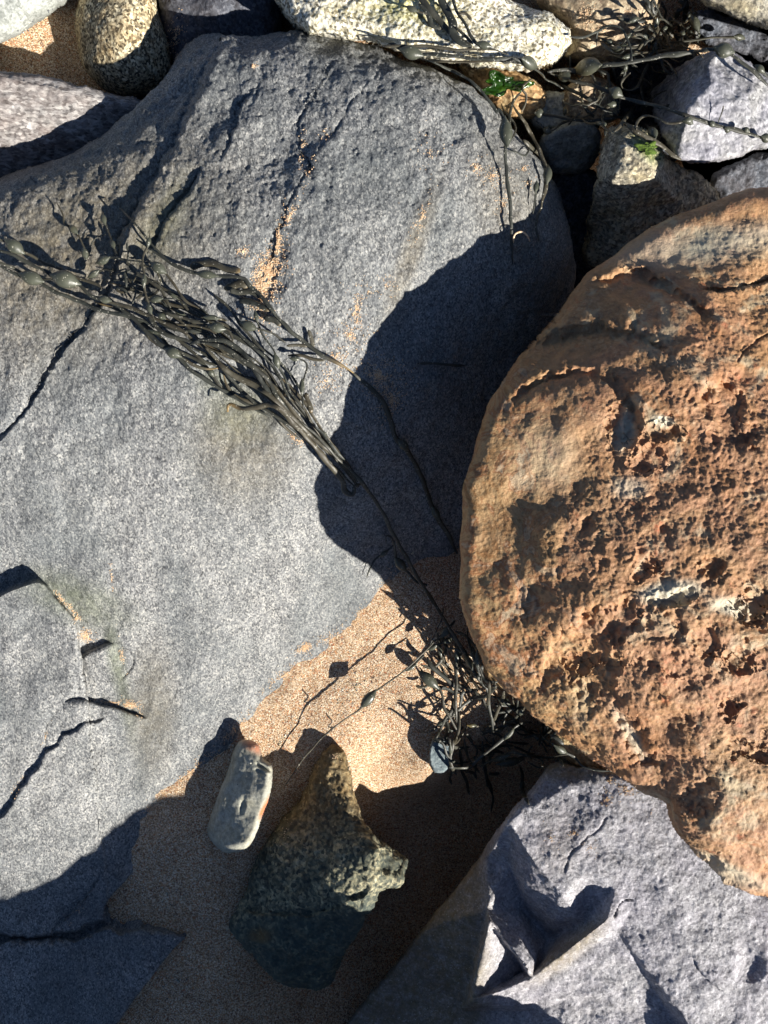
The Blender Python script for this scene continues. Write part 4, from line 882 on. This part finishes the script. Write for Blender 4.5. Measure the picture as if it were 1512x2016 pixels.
# --- upper seaweed
W = Weed('long seaweed frond with large oval bladders stretched along the top, ending in a round bladder', (1160, 135))
W.frond(cD([(-60, 265), (80, 310), (170, 360), (270, 415), (360, 415), (500, 420), (700, 440), (960, 455), (1060, 450), (1170, 495), (1260, 560), (1300, 610), (1370, 640), (1450, 690)]), 7, .010, bl=B1(cD, (270, 415, 44, 26), (1165, 492, 50, 25)))
W.frond(cE([(-80, 520), (20, 508), (100, 510), (200, 505), (320, 480), (500, 455), (700, 415), (900, 385), (1110, 358), (1180, 370), (1240, 390), (1330, 460), (1420, 530), (1540, 640)]), 8.5, .028, bl=B1(cE, (205, 502, 64, 36, .9), (1180, 370, 38, 29)))
W.frond(cD([(-40, 345), (150, 352), (400, 352), (590, 380), (750, 380), (900, 382), (1015, 422)]), 4.5, .012)
W.frond(cD([(380, 440), (520, 470), (700, 470), (900, 470)]), 5, .004)
W.frond(cD([(960, 470), (1000, 480), (1060, 450)]), 4, .012)
W.frond(cE([(1395, 470), (1450, 505), (1540, 570)]), 5, .016, bl=B1(cE, (1450, 505, 22, 14)))
W = Weed('broad flat seaweed strands draped down over the cream-white rock', (890, 60))
W.frond(cD([(320, -60), (350, 0), (400, 60), (460, 130), (520, 200), (580, 265), (640, 310)]), 11, .006)
W.frond(cD([(480, -60), (520, 30), (560, 110), (590, 180), (590, 250), (640, 315), (735, 362)]), 15, .010, flat=.25)
W.frond(cD([(575, -60), (620, 90), (670, 170), (720, 260), (770, 330), (820, 350), (870, 365)]), 5, .018, bl=B1(cD, (815, 348, 30, 16)))
W.frond(cD([(390, 110), (340, 95), (290, 80), (230, 52)]), 4.5, .014, bl=B1(cD, (275, 75, 24, 12)))
W.frond(cD([(630, 110), (690, 108), (735, 158)]), 5, .02)
W.frond(cD([(605, 205), (670, 260), (745, 335)]), 5, .012)
W.frond(cD([(330, 30), (400, 120), (430, 190), (520, 230)]), 8, .003, tip=.6)
W = Weed('seaweed hanging down the right edge of the grey boulder with an oval bladder', (985, 260))
W.frond(cD([(330, 445), (440, 475), (560, 530), (680, 590), (790, 680), (880, 790), (930, 860)])+cG([(290, 260), (330, 340), (350, 470), (355, 600), (355, 750), (375, 950), (400, 1150), (410, 1350), (415, 1560), (420, 1700)]), 6, .008, bl=B1(cG, (352, 490, 58, 27)))
W.frond(cG([(320, 210), (345, 280), (420, 360), (452, 450), (420, 535)]), 3.6, .010)
W.frond(cG([(420, 210), (480, 320), (540, 400), (590, 490), (620, 540), (670, 620), (685, 690), (720, 770), (740, 850), (730, 950), (710, 1080), (690, 1190)]), 7, .008, bl=B1(cG, (735, 880, 40, 18)))
W.frond(cG([(520, 545), (600, 620), (690, 700)]), 7, .004)
W.frond(cG([(645, 940), (642, 1000), (640, 1060), (620, 1150), (608, 1235)]), 3.6, .008, bl=B1(cG, (642, 990, 24, 11)))
W.frond(cG([(370, 650), (450, 660), (540, 690), (590, 600), (635, 530)]), 3.4, .006)
W.frond(cG([(500, 100), (430, 190), (390, 310), (400, 400)]), 5, .010)
W.frond(cG([(500, 300), (540, 200), (550, 120), (520, 80), (525, 30), (600, -20)]), 4, .012, tip=-.7)
W.frond(cG([(690, 1150), (660, 1250), (640, 1350), (660, 1480)]), 5, .006)
W = Weed('pale curled bit of dry stem in the shade on the grey boulder', (1025, 463))
W.frond(cG([(430, 1500), (445, 1430), (500, 1402), (550, 1425), (582, 1490)]), 3.4, .006, lift=.012).data.materials[0] = M['grain']
W = Weed('seaweed frond with round bladders reaching across the lilac-grey rock to the right edge', (1210, 185))
W.frond(cE([(-60, 530), (60, 575), (170, 600), (280, 630), (350, 660), (410, 680), (480, 710), (620, 745), (780, 785), (920, 835), (1050, 880), (1200, 920), (1350, 960), (1480, 1000), (1560, 1020)]), 7, .012, bl=B1(cE, (408, 680, 28, 22), (1490, 1003, 24, 18), (40, 570, 34, 22)))
for b in ((945, 880), (1100, 900), (1210, 945), (1345, 945)): W.frond(cE([(b[0]-22, b[1]-18), b, (b[0]+22, b[1]+12)]), 3, .010, bl=B1(cE, (b[0], b[1], 16, 12)))
W.frond(cG([(625, 300), (670, 300), (740, 312), (880, 340), (1020, 360), (1140, 368), (1300, 345), (1400, 330)])+cE([(500, 860), (560, 860), (600, 845)]), 6, .012, bl=B1(cG, (672, 300, 20, 18))+B1(cE, (500, 860, 26, 22)))
W.frond(cE([(560, 940), (560, 890), (610, 842), (680, 842), (740, 870), (780, 888), (860, 890), (930, 880)]), 5, .012, bl=B1(cE, (925, 885, 20, 15)))
W.frond(cE([(470, 880), (560, 950), (620, 980), (700, 1030), (780, 1080), (885, 1155)]), 9, .008)
W.frond(cE([(630, 890), (675, 970), (705, 1020)]), 5, .008, bl=B1(cE, (675, 965, 38, 19)))
W.frond(cE([(0, 600), (90, 650), (220, 720), (330, 790), (430, 845)]), 6, .012)
W.frond(cG([(640, 370), (700, 410), (740, 470), (800, 450), (900, 380), (1000, 365)]), 4, .008, bl=B1(cG, (735, 460, 18, 14)))
W.frond(cG([(890, 170), (905, 230), (900, 300)]), 4, .012, bl=B1(cG, (900, 280, 16, 9, 1.0)), tip=1)
W.frond(cE([(175, 650), (165, 720), (200, 800), (250, 850)]), 4.5, .008, tip=-.8)
W.frond(cE([(1150, 892), (1168, 840), (1185, 790), (1190, 765)]), 2.6, .008, tip=1)
W = Weed('tangled brownish seaweed heap in the dark hollow at top right', (1320, 65))
W.tangle((1265, 25, 1375, 95), 50, (20, 55), (3.5, 8), .05, .25, 31, tip=.5)
W.tangle((1170, 70, 1330, 130), 24, (30, 80), (3.5, 7), .03, .3, 32, ang=.1)
W.tangle((1110, 130, 1300, 240), 30, (24, 70), (3.5, 7), .03, .3, 33)
W.frond(cE([(530, 385), (650, 375), (800, 360), (950, 350)]), 6, .03)
W.frond(cE([(780, 310), (870, 300), (960, 290), (1100, 275), (1240, 270), (1300, 275), (1350, 281)]), 6, .035, bl=B1(cE, (1295, 275, 26, 13)))
W.frond(cE([(270, 335), (275, 240), (330, 195), (400, 185), (460, 210), (490, 270), (520, 340), (530, 430)]), 4, .03)
W.frond(cE([(80, 265), (170, 272), (260, 240), (330, 205)]), 4, .02)
W.frond(cE([(655, 450), (620, 520), (575, 615), (515, 652), (455, 632), (468, 580), (520, 525)]), 5, .02)
W.frond(cE([(600, 560), (600, 650), (622, 730)]), 7, .008)
W.frond(cE([(360, 335), (420, 350), (500, 345), (570, 340)]), 5, .024, bl=B1(cE, (425, 350, 28, 13)))
W.frond(cE([(905, 100), (945, 120), (985, 190), (1000, 240), (1012, 310)]), 6, .05, bl=B1(cE, (980, 185, 36, 17)))
W.frond(cE([(680, 10), (710, 60), (730, 110), (750, 160)]), 5, .02)

WMUL = 1.0
# --- green seaweeds
def frill(label, cu, cv, ru, rv, seed, mat=M['lettuce'], h=.012, name='sea_lettuce'):
    n, m = 40, 22
    r = np.linspace(0.02, 1, m)[:, None]; a = np.linspace(0, 2*np.pi, n, endpoint=False)[None]
    w_ = 1+.35*np.sin(a*3+seed)+.2*np.sin(a*7+seed*2)
    u = cu+r*ru*w_*np.cos(a); v = cv+r*rv*w_*np.sin(a)
    z = np.max([surf(u+dx, v+dy) for dx in (-8, 0, 8) for dy in (-8, 0, 8)], axis=0)
    z = blur(z, 6)+.003+h*(.6+noise3(np.stack([u*.06, v*.06, 0*u+seed], -1), 3)*1.6+.6*noise3(np.stack([u*.15, v*.15, 0*u+seed], -1), 4))*(.3+r)
    p = P(u, v, z).reshape(-1, 3); q = p-np.array([0, 0, .0012])
    ids = np.arange(n*m).reshape(m, n); nx = np.roll(ids, -1, 1)
    top = np.stack([ids[:-1], ids[1:], nx[1:], nx[:-1]], -1).reshape(-1, 4); bot = top[:, ::-1]+n*m
    e = np.stack([ids[-1], ids[-1]+n*m, nx[-1]+n*m, nx[-1]], -1)
    i = np.stack([ids[0], nx[0], nx[0]+n*m, ids[0]+n*m], -1)
    o = mesh_obj(name, np.concatenate([p, q]), np.concatenate([top, bot, e, i]), mat, origin=p[0])
    tag(o, label, 'seaweed')
frill('bright wet green sea lettuce on the tan stone at the top', 992, 166, 42, 20, 1.3, h=.007)
frill('small green seaweed scrap on the right shoulder of the buff-grey wedge rock', 1276, 290, 20, 12, 4.1, M['algae'], .003)
